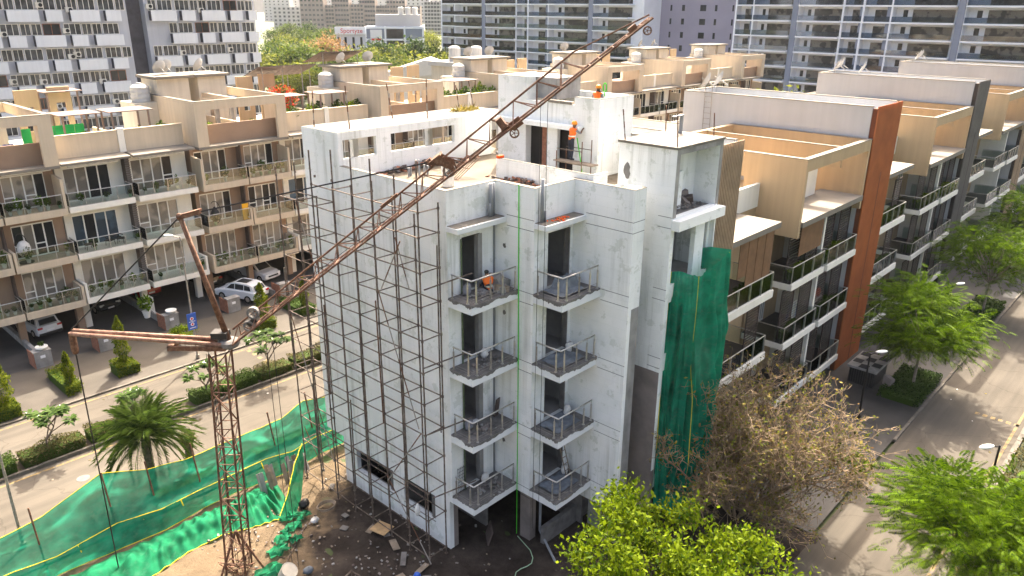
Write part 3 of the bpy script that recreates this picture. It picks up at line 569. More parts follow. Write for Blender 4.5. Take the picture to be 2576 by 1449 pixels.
# winch gear at the foot of the boom
for d_,h_,r_ in ((.9,.15,.22),(1.4,.45,.24),(-.35,.35,.16),(-.75,.3,.14)): wheel(L0+bd*d_+bu*h_-N*.15,r_,.09,N,'winch_drum')
m=MB(); m.obox(L0-H*.6+Vector((0,0,.25)),H*.3,N*.25,Vector((0,0,.12))); m.obox(L0+bd*1.1+bu*.2,bd*.2,N*.2,bu*.1); m.build('winch_motor',MT['black_metal'],CR)
# counter jib, gantry mast, ropes
je=cl((-10.98,9.46,11.5))
for s,dz in ((-.3,.0),(.22,.08)): MB().tube(cl((-6.96,5.11,11.15))+N*s,je+N*s*.3+Vector((0,0,dz-.03)),.085,10).build('counter_jib',MT['rust_pale'],CR,smooth=True)
MB().lathe([(.10,-.9),(.14,-.75),(.14,-.35),(.12,0)],10,je).build('hook_block',MT['rust'],CR)
gt=cl((-7.66,5.87,16.18)); MB().tube(pv-Vector((0,0,.1)),gt,.12,10,r2=.085).build('gantry_mast',MT['rust'],CR,smooth=True)
m=MB(); m.obox(gt+H*.45+Vector((0,0,.12)),H*.35+Vector((0,0,.1)),N*.12,Vector((0,0,.09))); m.ball(gt,.14); m.build('gantry_head',MT['rust'],CR)
for p,q,r in ((gt+H*.8+Vector((0,0,.2)),jt-bd*.4+bu*.8,.028),(gt,je+Vector((0,0,.1)),.03),(je-Vector((0,0,.9)),cl((-11.05,9.55,-.1)),.028)): MB().tube(p,q,r,5).build('stay_rope',MT['black_metal'],CR)
for dx,zz in ((0,.3),(.25,.3)):
    q=cl((1.25,-3.85,20.4))+H*dx; MB().tube(q,Vector((q.x,q.y,2.2+zz)),.012,4).build('hoist_rope',MT['black_metal'],CR)
for dx,dy in ((.9,.1),(1.35,-.3)): q=cl((-6.2,4.4,11.2))+H*dx*.6; MB().tube(q,Vector((q.x+.05,q.y,.1)),.014,4).build('hoist_rope',MT['black_metal'],CR)
MB().tube(L0+bu*.2+bd*1,TP-bd*1,.010,4).build('hoist_rope',MT['black_metal'],CR)
for s in (-.25,-.05): q=Bt-H*.45+N*s; MB().tube(q,Vector((q.x-.0,q.y,.2)),.012,4).build('hoist_rope',MT['black_metal'],CR)
# ================================================================ green shade nets
def netsheet(name,rows,m,parent=None,nu=70,nv=14,amp=.12,seed=0,loc=(0,0,0),fq=60,**k):
    "rows: list of polylines (same count) from top to bottom"
    rows=[np.array(r,float) for r in rows]; r=np.random.default_rng(seed)
    def samp(pl,t):
        s=np.linspace(0,1,len(pl)); return np.stack([np.interp(t,s,pl[:,i]) for i in range(3)],-1)
    U=np.linspace(0,1,nu); Rw=np.stack([samp(x,U) for x in rows],0); sv=np.linspace(0,1,len(rows)); Vv=np.linspace(0,1,nv); P=np.zeros((nv,nu,3))
    for i in range(3):
        for j in range(nu): P[:,j,i]=np.interp(Vv,sv,Rw[:,j,i])
    uu_,vv_=np.meshgrid(U,Vv); d=np.zeros_like(uu_)
    for q in range(14): a,b,c_=r.uniform(8,fq),r.uniform(-9,9),r.uniform(0,6.28); d+=np.sin(a*uu_+b*vv_+c_+.8*np.sin(b*2*vv_+c_))/14*r.uniform(.6,2.0)
    d*=amp*(.25+.75*np.sin(np.pi*np.clip(vv_,0,1)))*np.clip(np.minimum(uu_,1-uu_)*14,.12,1)
    du=np.gradient(P,axis=1); dv=np.gradient(P,axis=0); nn=np.cross(du,dv); nn/=np.linalg.norm(nn,axis=-1,keepdims=True)+1e-9; P=P+nn*d[...,None]
    i,j=np.meshgrid(np.arange(nv-1),np.arange(nu-1),indexing='ij'); q=(i*nu+j).ravel()
    P=P-np.array(loc); o=mk(name,npmesh(name,P.reshape(-1,3),np.stack([q,q+1,q+nu+1,q+nu],-1),m,smooth=True),parent,(0,0,0),**k); return o,P
NF=thing('net_fence','long green shade-net fence with yellow ropes beside the construction site','fence',(-8,11,0)); L_=(-8,11,0)
X=[-22,-17,-14.5,-12.9,-10.3,-8.4,-6.6,-4.6,-2.8,-1.3,.2,2.5]
top=[(x,12.0+.1*math.sin(x),z) for x,z in zip(X,(2.3,2.4,2.5,2.65,3.55,2.9,2.55,2.5,2.6,2.65,3.1,2.6))]
s1=[(x,11.1+.12*math.sin(x*1.7),1.15+.12*math.sin(x*1.1)) for x in X]; s2=[(x,11.0+.2*math.sin(x*.9),.05) for x in X]
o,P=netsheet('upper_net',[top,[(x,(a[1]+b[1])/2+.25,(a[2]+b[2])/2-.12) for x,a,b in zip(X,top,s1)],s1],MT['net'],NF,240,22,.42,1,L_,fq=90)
def rope(P,name,parent,r=.018,m='rope_yellow'):
    MB().path([tuple(p) for p in P],r,5).build(name,MT[m],parent)
rope(P[0],'rope',NF,.015); rope(P[-1],'rope',NF,.019)
o,P=netsheet('lower_net',[s1,[(x,11.02,.55) for x in X],s2],MT['net_dark_shaded'],NF,200,12,.25,2,L_,fq=150); rope(P[-1],'rope',NF,.019)
Xa=[-22,-16,-13,-10.1,-8.4,-6.8,-5.6,-4.3,-3.4]; apr=[(x,y,.06) for x,y in zip(Xa,(7,7.4,7.8,8.1,8.5,8.5,8.0,7.6,7.9))]
up=[(x+.6,10.6,.12) for x in Xa]; mid=[(x+.3,9.5,.42+.2*math.sin(x*1.9)) for x in Xa]
o,P=netsheet('ground_net',[up,mid,apr],MT['net_sunlit'],NF,240,30,.5,3,L_,fq=190); P[...,2]+=0; rope(P[-1],'rope',NF,.019)
tr=[(-4.4,7.5,.1),(-3.4,8.2,.7),(-2.3,9.2,1.5),(-1.35,9.9,2.0)]; tb=[(-4.3,7.3,.05),(-3.3,7.6,.05),(-2.6,8.3,.1),(-1.4,9.8,.9)]
o,P=netsheet('tied_net',[tr,tb],MT['net_sunlit'],NF,30,8,.1,4,L_); rope(P[0],'rope',NF,.019)
for x in (-19.5,-16.2,-13.3,-10.3,-8.4,-6.2,-4.0,-2.0,.3):
    MB().tube((x+8,.15+.9*0,-.1),(x+8,1.0,3.3 if x not in(-10.3,.3) else 3.6),.04,6).build('fence_post',MT['rust'],NF)
for x in (-12,-9.2,-7.4,-5.0,-3.1): MB().bar((x+8,.12,1.1),(x+8.05,.02,.75),.06,.02).build('yellow_tie',MT['rope_yellow'],NF)
# net round the right block
RN=thing('hanging_net','tall dark green safety net hanging round the right corner of the white building','safety net',(8,-6.6,0))
Ln=(8,-6.6,0)
tp=[(7.5,-5.9,13.1),(7.7,-6.2,13.15),(7.85,-6.6,13.05),(8.1,-6.95,13.0),(9.2,-7.05,13.3),(10.4,-7.0,13.5),(10.95,-6.8,13.5)]
bt=[(7.1,-6.2,1.8),(7.35,-6.5,1.6),(7.7,-6.9,1.2),(8.1,-7.3,1.0),(9.2,-7.5,1.3),(10.2,-7.2,3.2),(10.7,-6.9,5.4)]
mid=[(7.25,-6.0,7.6),(7.5,-6.3,7.4),(7.7,-6.8,7.2),(8.25,-7.05,7.2),(9.2,-7.25,7.6),(10.4,-7.1,8.2),(10.8,-6.85,8.8)]
o,P=netsheet('net_sheet',[tp,mid,bt],MT['net_dark_shaded'],RN,220,60,.62,5,Ln,fq=110)
rope([P[i,104] for i in range(60)],'rope',RN,.016); rope([P[i,192] for i in range(38)],'rope',RN,.016); rope([P[i,0] for i in range(45)],'rope',RN,.016)
o,P=netsheet('net_sheet',[[(10.95,-6.8,13.5),(10.4,-6.1,13.6),(10.0,-5.9,13.6)],[(10.8,-6.7,9),(10.4,-6.2,9),(10.1,-6.0,9)]],MT['net_dark_shaded'],RN,16,12,.1,6,Ln)
# ================================================================ green cord and hose
MB().tube((2.70,-1.55,16.9),(2.70,-1.62,9),.022,5).tube((2.70,-1.62,9),(2.72,-1.62,.2),.018,5).build('green_rope',MT['rope_green'],None,label='bright green rope hanging down the white facade between the balconies',cat='rope')
pts=[(8.45,.1,17.9),(7.9,-.6,16.9),(7.7,-.9,16.25)]; MB().path(pts,.025,5).build('green_rope',MT['rope_green'],None,label='short green rope slanting down from the rooftop worker platform',cat='rope')
hp=[(2.7,-1.7,.1)]+[(2.7-.3*i,-2.2-.5*math.sin(i*.7)-.25*i,.05) for i in range(1,9)]+[(.0+.45*math.cos(t)-.2*t*.1,-4.6+.4*math.sin(t),.06) for t in np.arange(0,12,.5)]
MB().path(hp,.022,5).build('garden_hose',MT['pot_green'],None,label='coiled green hose lying on the dark ground below the balconies',cat='hose')
# ================================================================ left terrace row
LF=[2.9,6.35,9.85]          # floor tops of the three flats
def railing(parent,x0,x1,y,z,h=1.0,ends=(True,True),yb=1.5,step=1.15,inset=0):
    g=MB().box(x0+.05,x1-.05,y-.008,y+.008,z+.05,z+h-.06); 
    if ends[0]: g.box(x0+.04,x0+.056,y,yb,z+.05,z+h-.06)
    if ends[1]: g.box(x1-.056,x1-.04,y,yb,z+.05,z+h-.06)
    g.build('glass_panel',MT['glass'],parent)
    r=MB().tube((x0+.04,y,z+h),(x1-.04,y,z+h),.03,6)
    if ends[0]: r.tube((x0+.04,y,z+h),(x0+.04,yb,z+h),.03,6)
    if ends[1]: r.tube((x1-.04,y,z+h),(x1-.04,yb,z+h),.03,6)
    r.build('handrail',MT['steel'],parent)
    n=max(2,round((x1-x0)/step)); 
    for i in range(n+1):
        px=x0+.08+(x1-x0-.16)*i/n; piece('rail_post',parent,px-.02,px+.02,y-.035,y+.0,z,z+h-.03,MT['steel'])
def slidingwin(parent,x0,x1,y,z0,z1,panes,transom=(),kind='curtain'):
    "white framed sliding window facing -y; frame with its panes"
    f=MB(); t=.095; f.box(x0,x1,y-.06,y+.04,z1-t,z1); f.box(x0,x1,y-.06,y+.04,z0,z0+t); n=panes; w_=(x1-x0)/n
    for i in range(n+1): px=x0+w_*i; ww=t if i in(0,n) else t*.9; f.box(max(x0,px-ww/2),min(x1,px+ww/2),y-.06,y+.04,z0+t,z1-t)
    for i in transom: f.box(x0+w_*i+t/2,x0+w_*(i+1)-t/2,y-.05,y+.03,z0+(z1-z0)*.36,z0+(z1-z0)*.36+t*.9)
    o=f.build('window',MT['white_frame'],parent)
    for i in range(n):
        k=kind if random.random()<.72 else 'dark_pane'
        piece('pane',o,x0+w_*i+t*.4,x0+w_*(i+1)-t*.4,y-.01,y+.0,z0+t,z1-t,MT[k])
    return o
def roofstuff(h,W,seed,white):
    r=random.Random(seed)
    # stair heads with cream slab roofs, tank
    if white: return
    for xx,w_ in ((.2,2.7),(3.7,2.5)):
        s=MB().box(xx,xx+w_,6.4,9.4,12.9,17.7).build('stair_head',MT['cream'],h); MB().box(xx-.3,xx+w_+.3,6.05,9.7,17.7,17.92).build('stair_head_roof',MT['coping'],s)
        piece('stair_head_door',s,xx+.8,xx+1.6,6.36,6.42,13.3,15.2,MT['wood'])
    MB().lathe([(.72,0),(.76,.1),(.72,.28),(.76,.46),(.72,.64),(.76,.82),(.72,1.0),(.74,1.2),(.5,1.4),(.2,1.45),(.2,1.55)],14,(-.85,7.4,15.9)).build('water_tank',MT['tank_white'],h)
    MB().box(-1.8,.0,6.4,9.4,12.9,15.9).build('tank_room',MT['cream'],h)
    MB().box(6.2,6.9,6.5,8.5,12.9,15.2).build('shaft',MT['cream'],h)
def dish(parent,x,y,z,r=.5,rot=0,**k):
    m=MB(); n=14; prof=[(.02,0),(r*.5,.04*r/.5),(r*.85,.13*r/.5),(r,.2*r/.5)]
    m.lathe(prof,n,(0,0,0),capb=False); m.tube((0,0,.0),(0,0,r*.9),.02,5); m.tube((0,0,-.02),(0,r*.1,-r*1.1),.04,6)
    o=m.build('satellite_dish',MT['dish'],parent,(x,y,z),smooth=True,**k); o.rotation_euler=(math.radians(-62),0,rot); return o
def white_house():
    W=9.55; h=thing('white_row_house','','row house'); bw=MB(); wins=[]
    for u,(a,b) in enumerate(((.15,4.65),(4.9,9.4))):
        for f in LF: wins.append((a+.35,a+3.5,f+.02,f+2.5))
    wally(bw,0,W,1.7,1.9,2.45,13.05,wins); bw.box(0,W,1.9,14,2.45,12.9); bw.build('wall',MT['white_trim'],h)
    for u,(a,b) in enumerate(((.0,4.6),(4.9,9.5))):
        for i,f in enumerate(LF):
            s=MB().box(a,b,0,1.7,f-.42,f).build('balcony',MT['white_trim'],h)
            fin=(u==0 and i==0) or (u==1 and i==0)
            if u==0 and i==0: piece('side_wall',s,a,a+.18,.05,1.69,f,f+1.15,MT['white_trim'])
            if u==1 and i==0: piece('side_wall',s,b-.18,b,.05,1.69,f,f+1.15,MT['white_trim'])
            railing(s,a+(.18 if u==0 and i==0 else 0),b-(.18 if u==1 and i==0 else 0),.1,f,ends=(not(u==0 and i==0),not(u==1 and i==0)))
            slidingwin(h,a+.35+.15*(u==0),a+3.5+.15*(u==0),1.78,f+.02,f+2.5,4,(0,3) if u else (),('curtain','blue_pane','curtain')[i] if u==0 else 'curtain')
        MB().add([(a-.05,-.25,12.85),(b+.05,-.25,12.85),(b+.05,1.7,13.0),(a-.05,1.7,13.0),(a-.05,-.25,13.0),(b+.05,-.25,13.0),(b+.05,1.7,13.18),(a-.05,1.7,13.18)],[(0,3,2,1),(4,5,6,7),(0,1,5,4),(1,2,6,5),(2,3,7,6),(3,0,4,7)]).build('ledge',MT['coping'],h)
        MB().tube((a+.4,.1,12.72),(a+3.9,.1,12.72),.09,6).build('rolled_awning',MT['cloth_white'],h)
        MB().box(a+.1,b-.1,1.2,1.38,13.1,14.7).box(a+.1,b-.1,1.15,1.43,14.7,14.76).build('roof_parapet',MT['beige_pale'],h)
    MB().box(4.6,4.9,.95,1.7,2.45,13.05).build('dividing_fin',MT['dark_fin'],h)
    f=h
    for k in range(60): piece('fin_louver',f,4.58,4.92,.9,.97,2.6+k*.172,2.6+k*.172+.09,MT['slat_grey'])
    MB().box(4.5,4.95,1.1,1.4,13.1,14.85).build('parapet_pier',MT['white_trim'],h)
    MB().box(4.65,4.85,1.4,6.5,13.1,14.4).build('terrace_divider',MT['beige_pale'],h)
    for x in (.1,4.5,9.0): MB().box(x,x+.45,1.75,2.2,0,2.48).build('column',MT['white_trim'],h)
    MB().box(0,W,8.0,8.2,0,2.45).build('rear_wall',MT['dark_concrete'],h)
    wq=MB(); wq.box(4.35,4.6,-2.6,8,0,.62); wq.build('boundary_wall',MT['grey_concrete'],h)
    for k in range(9): piece('fence_rail',h,4.45,4.5,-.4+.0+k*.25,-.34+k*.25,.62,1.9,MT['white_frame']) if k%1==0 else None
    rf=MB(); wally(rf,.3,1.9,8.6,8.85,12.9,17.3,[(.8,1.5,14.2,16.0)]); wally(rf,2.6,4.2,8.6,8.85,12.9,17.4,[(3.1,3.8,14.2,16.2)]); rf.build('rear_frame_wall',MT['beige'],h)
    roofstuff(h,W,1,True); return h
def brown_house():
    W=8.0; h=thing('beige_row_house','','row house'); bw=MB(); wins=[]
    U=((0,3.95),(4.05,8.0))
    for u,(a,b) in enumerate(U):
        for f in LF: wins.append((a+.3+.3*u,a+3.0+.3*u,f+.02,f+2.45))
    wally(bw,0,W,1.7,1.9,2.35,13.0,wins); bw.box(0,W,1.9,14,2.35,12.9); bw.build('wall',MT['brown_wall'],h)
    for u,(a,b) in enumerate(U):
        for i,f in enumerate(LF):
            s=MB().box(a,b,0,1.7,f-.5,f).build('balcony',MT['beige_pale'],h); L=(i!=0) if u==0 else (i==0); 
            hh={0:1.1,1:1.0,2:2.2}[i]
            e=[True,True]
            if (i+u)%2==0: MB().add([(a,0,f),(a+.18,0,f),(a+.18,1.69,f),(a,1.69,f),(a,0,f+hh*.95),(a+.18,0,f+hh*.95),(a+.18,1.69,f+hh),(a,1.69,f+hh)],[(0,3,2,1),(4,5,6,7),(0,1,5,4),(1,2,6,5),(2,3,7,6),(3,0,4,7)]).build('side_wall',MT['beige_pale'],s); e[0]=False
            else: MB().add([(b-.18,0,f),(b,0,f),(b,1.69,f),(b-.18,1.69,f),(b-.18,0,f+hh*.95),(b,0,f+hh*.95),(b,1.69,f+hh),(b-.18,1.69,f+hh)],[(0,3,2,1),(4,5,6,7),(0,1,5,4),(1,2,6,5),(2,3,7,6),(3,0,4,7)]).build('side_wall',MT['beige_pale'],s); e[1]=False
            railing(s,a+(.18 if not e[0] else 0),b-(.18 if not e[1] else 0),.1,f,ends=tuple(e))
            slidingwin(h,a+.3+.3*u,a+3.0+.3*u,1.78,f+.02,f+2.45,4,(0,2) if u==1 else (),'curtain')
        MB().tube((a+.4,.2,12.68),(a+3.4,.2,12.68),.09,6).build('rolled_awning',MT['cloth_white'],h)
    MB().box(3.95,4.05,1.0,1.7,2.35,12.8).build('dividing_fin',MT['dark_fin'],h)
    # roof frame
    MB().box(0,W,-.1,1.1,12.72,12.92).build('ledge',MT['coping'],h)
    MB().box(.3,W-.3,1.0,1.15,12.92,14.45).build('roof_parapet',MT['brown_wall'],h)
    MB().box(0,.9,-.1,.2,12.92,15.75).box(0,.3,.2,8.2,12.92,15.75).build('frame_pier',MT['beige_pale'],h); MB().box(W-.9,W,-.1,.2,12.92,15.75).box(W-.3,W,.2,3.0,12.92,15.75).build('frame_pier',MT['beige_pale'],h)
    fr=MB(); fr.box(0,W,-.1,.25,15.75,16.42); fr.box(0,.3,.25,9.5,15.75,16.42); fr.box(W-.3,W,.25,9.5,15.75,16.42); fr.box(.3,W-.3,9.2,9.5,15.75,16.42); fr.box(3.9,4.1,.25,9.2,16.0,16.4); fr.build('roof_frame',MT['beige_pale'],h)
    cp=MB(); cp.box(-.02,W+.02,-.12,.27,16.42,16.45); cp.box(-.02,.32,.27,9.5,16.42,16.45); cp.box(W-.32,W+.02,.27,9.5,16.42,16.45); cp.build('frame_coping',MT['coping'],h)
    for x in (3.3,4.6): MB().box(x,x+.3,3.0,3.3,12.9,15.75).build('frame_post',MT['grey_concrete'],h)
    MB().box(3.9,4.1,1.15,9.2,12.9,14.5).build('terrace_divider',MT['beige_pale'],h)
    for x in (-.05,3.7,7.6): MB().box(x,x+.45,1.4,1.9,0,2.38).build('column',MT['brown_wall'],h)
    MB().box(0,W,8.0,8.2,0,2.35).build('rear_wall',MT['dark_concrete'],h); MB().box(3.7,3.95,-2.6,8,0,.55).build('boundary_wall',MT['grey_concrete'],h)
    roofstuff(h,W,2,False); return h
YL=37.4
wh=white_house(); bh=brown_house()
ordn=['first','second','third','fourth','fifth','sixth','seventh']
wl=['white four-storey row house with glass balconies, nearest one left of the crane mast','white row house with glass balconies just behind the scaffold, next past the beige house']+['distant white row house, %s along the far street from the left'%o for o in ordn[2:6]]
bl=['beige and brown row house cut off at the left picture edge','beige row house with square roof frame between white house and scaffold']+['beige row house with flat roof frame, %s roof frame from the left'%o for o in ordn[2:7]]
for k in range(6):
    r=wh if k==0 else copy_tree(wh); r.location=(-1.95+18.05*k,YL,0); r['label']=wl[k]; r['group']='row houses along the left street'
for k in range(-1,6):
    r=bh if k==-1 else copy_tree(bh); r.location=(8.0+18.05*k,YL,0); r['label']=bl[k+1]; r['group']='row houses along the left street'
# gate piers with bowls, fronting the driveways
def gatepier(x,y,label,bowl=None):
    t=thing('gate_pier',label,'gate pier',(x,y,.05),0,'gate piers along the driveways'); MB().box(-.1,.95,-.25,.35,0,1.15).box(-.13,.98,-.28,.38,1.15,1.2).build('pier',MT['dull_steel'] if 0 else MT['grey_concrete'],t); piece('panel',t,-.16,-.1,-.2,1.1,0,1.1,MT['brick_red']); piece('name_plate',t,.25,.55,-.275,-.255,.7,.9,MT['sign_white'])
    return t
gp=['grey gate pier with white bowl of flowers, at the far left driveway','grey gate pier with name plate, second from the left','grey gate pier carrying an empty white bowl, left of the blue sign','grey gate pier with plate in front of the white hatchback','grey gate pier half hidden behind the crane boom']
for i,(x,y) in enumerate(((-6.8,34.2),(-2.8,33.9),(2.2,34.4),(7.2,34.2),(12.0,34.3))): gatepier(x,y,gp[i])
def bowl(x,y,z,r,label,fl=None):
    t=thing('bowl_planter',label,'planter',(x,y,z)); MB().lathe([(r*.5,0),(r*.85,r*.25),(r,r*.6),(r*.9,r*.6),(r*.7,r*.35),(.01,r*.3)],14,(0,0,0)).build('bowl',MT['pot_white'],t,smooth=True)
    if fl: fl(t)
    return t
# ================================================================ cars
def car(name,label,loc,rotz,paint,group='cars parked in the driveways',suv=True):
    t=thing(name,label,'car',loc,rotz,group); L,Wd,Hh=4.35,1.8,1.62
    # side profile (x along length, front +x)
    lower=[(-2.15,.35),(-2.18,.75),(-2.1,1.0),(-1.0,1.03),(.9,1.0),(1.75,.92),(2.1,.75),(2.15,.45),(2.0,.3),(-2.0,.28)]
    def loft(prof,ws,mb,mi=0):
        n=len(prof); P=[]
        for w,sx,sz in ws:
            for x,z in prof: P.append((x*sx,w,(z-.65)*sz+.65))
        F=[]
        for k in range(len(ws)-1):
            for i in range(n): j=(i+1)%n; F.append((k*n+i,k*n+j,(k+1)*n+j,(k+1)*n+i))
        F+=[tuple(range(n)),tuple(range((len(ws)-1)*n,len(ws)*n))[::-1]]; mb.add(P,F,mi)
    b=MB(); loft(lower,[(-.9,.93,.86),(-.84,.985,.97),(-.6,1,1),(.6,1,1),(.84,.985,.97),(.9,.93,.86)],b); body=b.build('body',MT[paint],t,smooth=False)
    cab=[(-2.0,1.0),(-1.75,1.5),(-1.3,1.6),(.1,1.62),(.5,1.52),(1.15,1.0)]
    b=MB(); loft(cab,[(-.78,.96,1.0),(-.66,.94,1.0),(.66,.94,1.0),(.78,.96,1.0)],b); 
    # tumblehome: narrow top
    b.v=[(x,y*(1-.16*max(0,(z-1.0)/.62)),z) for x,y,z in b.v]; c=b.build('cabin',MT[paint],t)
    g=MB(); yy=.79
    for s in (-1,1):
        for q in ([(-1.62,1.08),(-1.5,1.44),(-.95,1.5),(-.95,1.08)],[(-.88,1.08),(-.88,1.5),(-.02,1.52),(-.02,1.08)],[(.05,1.08),(.05,1.52),(.38,1.46),(.85,1.08)]):
            g.quad(*[(x,s*(yy*(1-.16*(z-1.0)/.62)+.012),z) for x,z in q])
    g.build('side_window',MT['dark_window'],t)
    MB().quad((-1.99,-.62,1.08),(-1.99,.62,1.08),(-1.78,.56,1.45),(-1.78,-.56,1.45)).build('rear_window',MT['dark_window'],t)
    MB().quad((1.1,-.66,1.06),(1.1,.66,1.06),(.52,.58,1.5),(.52,-.58,1.5)).build('windscreen',MT['dark_window'],t)
    MB().quad((-1.0,-.45,1.622),(-1.0,.45,1.622),(.05,.45,1.635),(.05,-.45,1.635)).build('sunroof',MT['dark_window'],t)
    for x in (-1.32,1.32):
        for s in (-.82,.82):
            w_=MB(); w_.tube((x,s-.1,.34),(x,s+.1,.34),.34,14); o=w_.build('wheel',MT['rubber'],t); MB().tube((x,s-.108,.34),(x,s+.108,.34),.2,10).build('rim',MT['steel'],o)
    for s in (-.68,.68): piece('tail_light',t,-2.2,-2.1,s-.16,s+.16,.82,.95,MT['lamp_red']); piece('headlight',t,1.98,2.1,s-.18,s+.18,.68,.82,MT['lamp_clear'])
    piece('number_plate',t,-2.22,-2.19,-.26,.26,.6,.72,MT['sign_white']); piece('number_plate',t,2.13,2.17,-.26,.26,.42,.54,MT['sign_white']); piece('rear_bumper',t,-2.24,-2.05,-.8,.8,.33,.5,MT['rubber']); piece('front_grille',t,2.1,2.16,-.55,.55,.55,.68,MT['rubber'])
    return t
car('parked_car','white hatchback with dark sunroof parked on the open driveway',(9.6,36.4,.06),math.radians(112),'car_white')
car('parked_car','white car under the flats facing the street, right of the hatchback',(13.2,40.2,.06),math.radians(-78),'car_white')
car('parked_car','white car seen from behind under the left flats',(-4.6,41.2,.06),math.radians(97),'car_white')
car('parked_car','dark car in deep shade under the white house',(.3,43.0,.06),math.radians(-80),'car_dark')
car('parked_car','red car in deep shade beside the white column',(4.0,43.6,.06),math.radians(95),'car_red')
car('parked_car','dark car behind the white hatchback under the flats',(9.0,42.4,.06),math.radians(92),'car_dark')
# ================================================================ right terrace row
YR=-5.7
def shutter(parent,x0,x1,y,z0,z1,step=.165):
    f=MB(); f.box(x0,x0+.05,y-.03,y+.03,z0,z1); f.box(x1-.05,x1,y-.03,y+.03,z0,z1); f.box(x0,x1,y-.03,y+.03,z1-.05,z1); f.box(x0,x1,y-.03,y+.03,z0,z0+.05); o=f.build('louver_screen',MT['shutter'],parent); z=z0+.1
    while z<z1-.08: piece('slat',o,x0+.05,x1-.05,y-.025,y+.025,z,z+.08,MT['shutter'],rot=(.35,0,0)); z+=step
def right_house(x0,xl,xr,x1,sm,bm,label,first=False,detail=True,z_f=(1.35,5.15,8.85)):
    h=thing('street_house',label,'row house',(x0,YR,0),0,'row houses along the right street'); W=x1-x0; a=xl-x0; r=xr-x0
    # core block behind the slatted wall
    co=MB(); D_=13.5; top=17.9
    wallx(co,0,.2,.3,D_,0,top); wallx(co,a-.2,a,.3,D_,0,top); wally(co,.2,a-.2,D_-.2,D_,0,top); wally(co,.2,a-.2,.3,.5,0,top-.3); co.box(.2,a-.2,.5,D_-.2,16.2,16.5)
    c=co.build('stair_core',MT['core_white'],h); cp=MB(); cp.box(-.03,.23,.3,D_,top,top+.05); cp.box(a-.23,a+.03,.3,D_,top,top+.05); cp.box(.23,a-.23,D_-.23,D_+.03,top,top+.05); cp.build('coping',MT['coping'],c)
    piece('door',c,-.03,.0,7.3,8.3,13.0,15.3,MT['wood']); 
    lb=piece('slat_backing',h,.02,a-.02,.0,.28,0,17.8,bm); n=int(a/(.145 if a<3 else .15)); ww=a/n
    for i in range(n): piece('facade_slat',h,i*ww+.02,i*ww+ww*.62,-.08,-.002,0,17.95,sm)
    if a>3:
        piece('slat_seam',h,a*.52,a*.55,-.09,-.02,0,13.6,bm)
    # recessed flats
    rw=MB(); rw.box(a,r,2.6,D_,0,13.0); rw.build('recess_wall',MT['beige'],h)
    MB().box(a,a+5.3 if r-a>5.5 else r,-.05,2.6,12.78,13.08).build('sunshade_slab',MT['coping'],h)
    MB().box(a,r+.05,2.5,2.7,13.0,14.35).build('terrace_parapet',MT['white_trim'],h)
    for f in z_f:
        s=MB().box(a,a+5.4,-.05,2.6,f,f+.42).build('balcony',MT['white_trim'],h); piece('balcony_floor',s,a+.02,a+5.36,.12,2.58,f+.42,f+.435,MT['dark_paver']); railing(s,a+.05,a+5.4,.05,f+.42,1.0,(False,True),2.4,1.3)
        shutter(h,a+3.9,a+5.35,.6,f+.45,f+3.2) if detail else None
        slidingwin(h,a+.3,a+2.9,2.58,f+.5,f+2.95,3,(),'dark_pane')
    if first:
        bl=MB(); 
        for k in range(4): bl.box(a+1.2+k*.95,a+2.1+k*.95,.12,.15,z_f[2]+1.4 if k>0 else z_f[2]+2.0,12.7)
        bl.build('bamboo_blind',MT['blind'],h)
    # beige box
    bw=MB(); bw.box(r+.3,W,2.6,D_,0,12.2); bw.build('flat_wall',MT['beige'],h)
    MB().box(r-.0,r+.28,-.0,3.5,11.6,15.97).build('box_side_wall',MT['beige'],h); MB().box(W-.28,W-.02,0,3.5,11.6,15.97).build('box_side_wall',MT['beige'],h)
    MB().box(r+.28,W-.28,0,.3,15.3,15.97).build('box_beam',MT['beige'],h)
    k=MB(); k.box(r,r+.28,3.5,9.5,14.6,15.97); k.box(W-.28,W-.02,3.5,9.5,14.6,15.97); k.box(r+.28,W-.28,9.2,9.5,13.0,15.97); k.box((r+W)/2+.9,(r+W)/2+1.1,.3,9.2,14.7,15.9); k.build('terrace_wall',MT['beige'],h)
    k=MB(); k.box(r-.02,r+.3,-.02,9.5,15.97,16.01); k.box(W-.3,W,-.02,9.5,15.97,16.01); k.box(r+.3,W-.3,-.02,.32,15.97,16.01); k.box((r+W)/2+.88,(r+W)/2+1.12,.32,9.2,15.9,15.94); k.build('coping',MT['coping'],h)
    MB().box(r+.28,W-.28,-.12,2.6,12.18,12.5).build('terrace_slab',MT['coping'],h)
    MB().box(r+1.0,W-2.0,2.3,2.55,12.5,14.35).build('terrace_parapet',MT['white_trim'],h); MB().box(r+.35,r+1.0,2.0,2.6,12.5,14.3).build('pier',MT['beige'],h)
    for i,f in enumerate(z_f):
        for q,(p0,p1) in enumerate(((r+.1,(r+W)/2-.1),((r+W)/2+.1,W-.05))):
            off=0 if q==0 else .12
            s=MB().box(p0,p1,-.05-off,2.6,f-.35+off*.3,f+.02+off*.3).build('balcony',MT['white_trim'],h); piece('balcony_floor',s,p0+.02,p1-.02,.1,2.58,f+.02+off*.3,f+.035+off*.3,MT['dark_paver']); railing(s,p0,p1,.05-off,f+.02+off*.3,1.0,(True,True),2.2,1.4)
            if detail:
                shutter(h,p0+.3,p0+2.0,.55,f+.1,f+3.1); shutter(h,p1-1.9,p1-.2,.5,f+.1,f+3.1)
            slidingwin(h,p0+2.15,p1-1.95,2.58,f+.1,f+2.8,1 if p1-p0<4.3 else 2,(),'dark_pane')
        piece('pier',h,(r+W)/2-.12,(r+W)/2+.12,.3,2.6,f,f+3.45,MT['white_trim'])
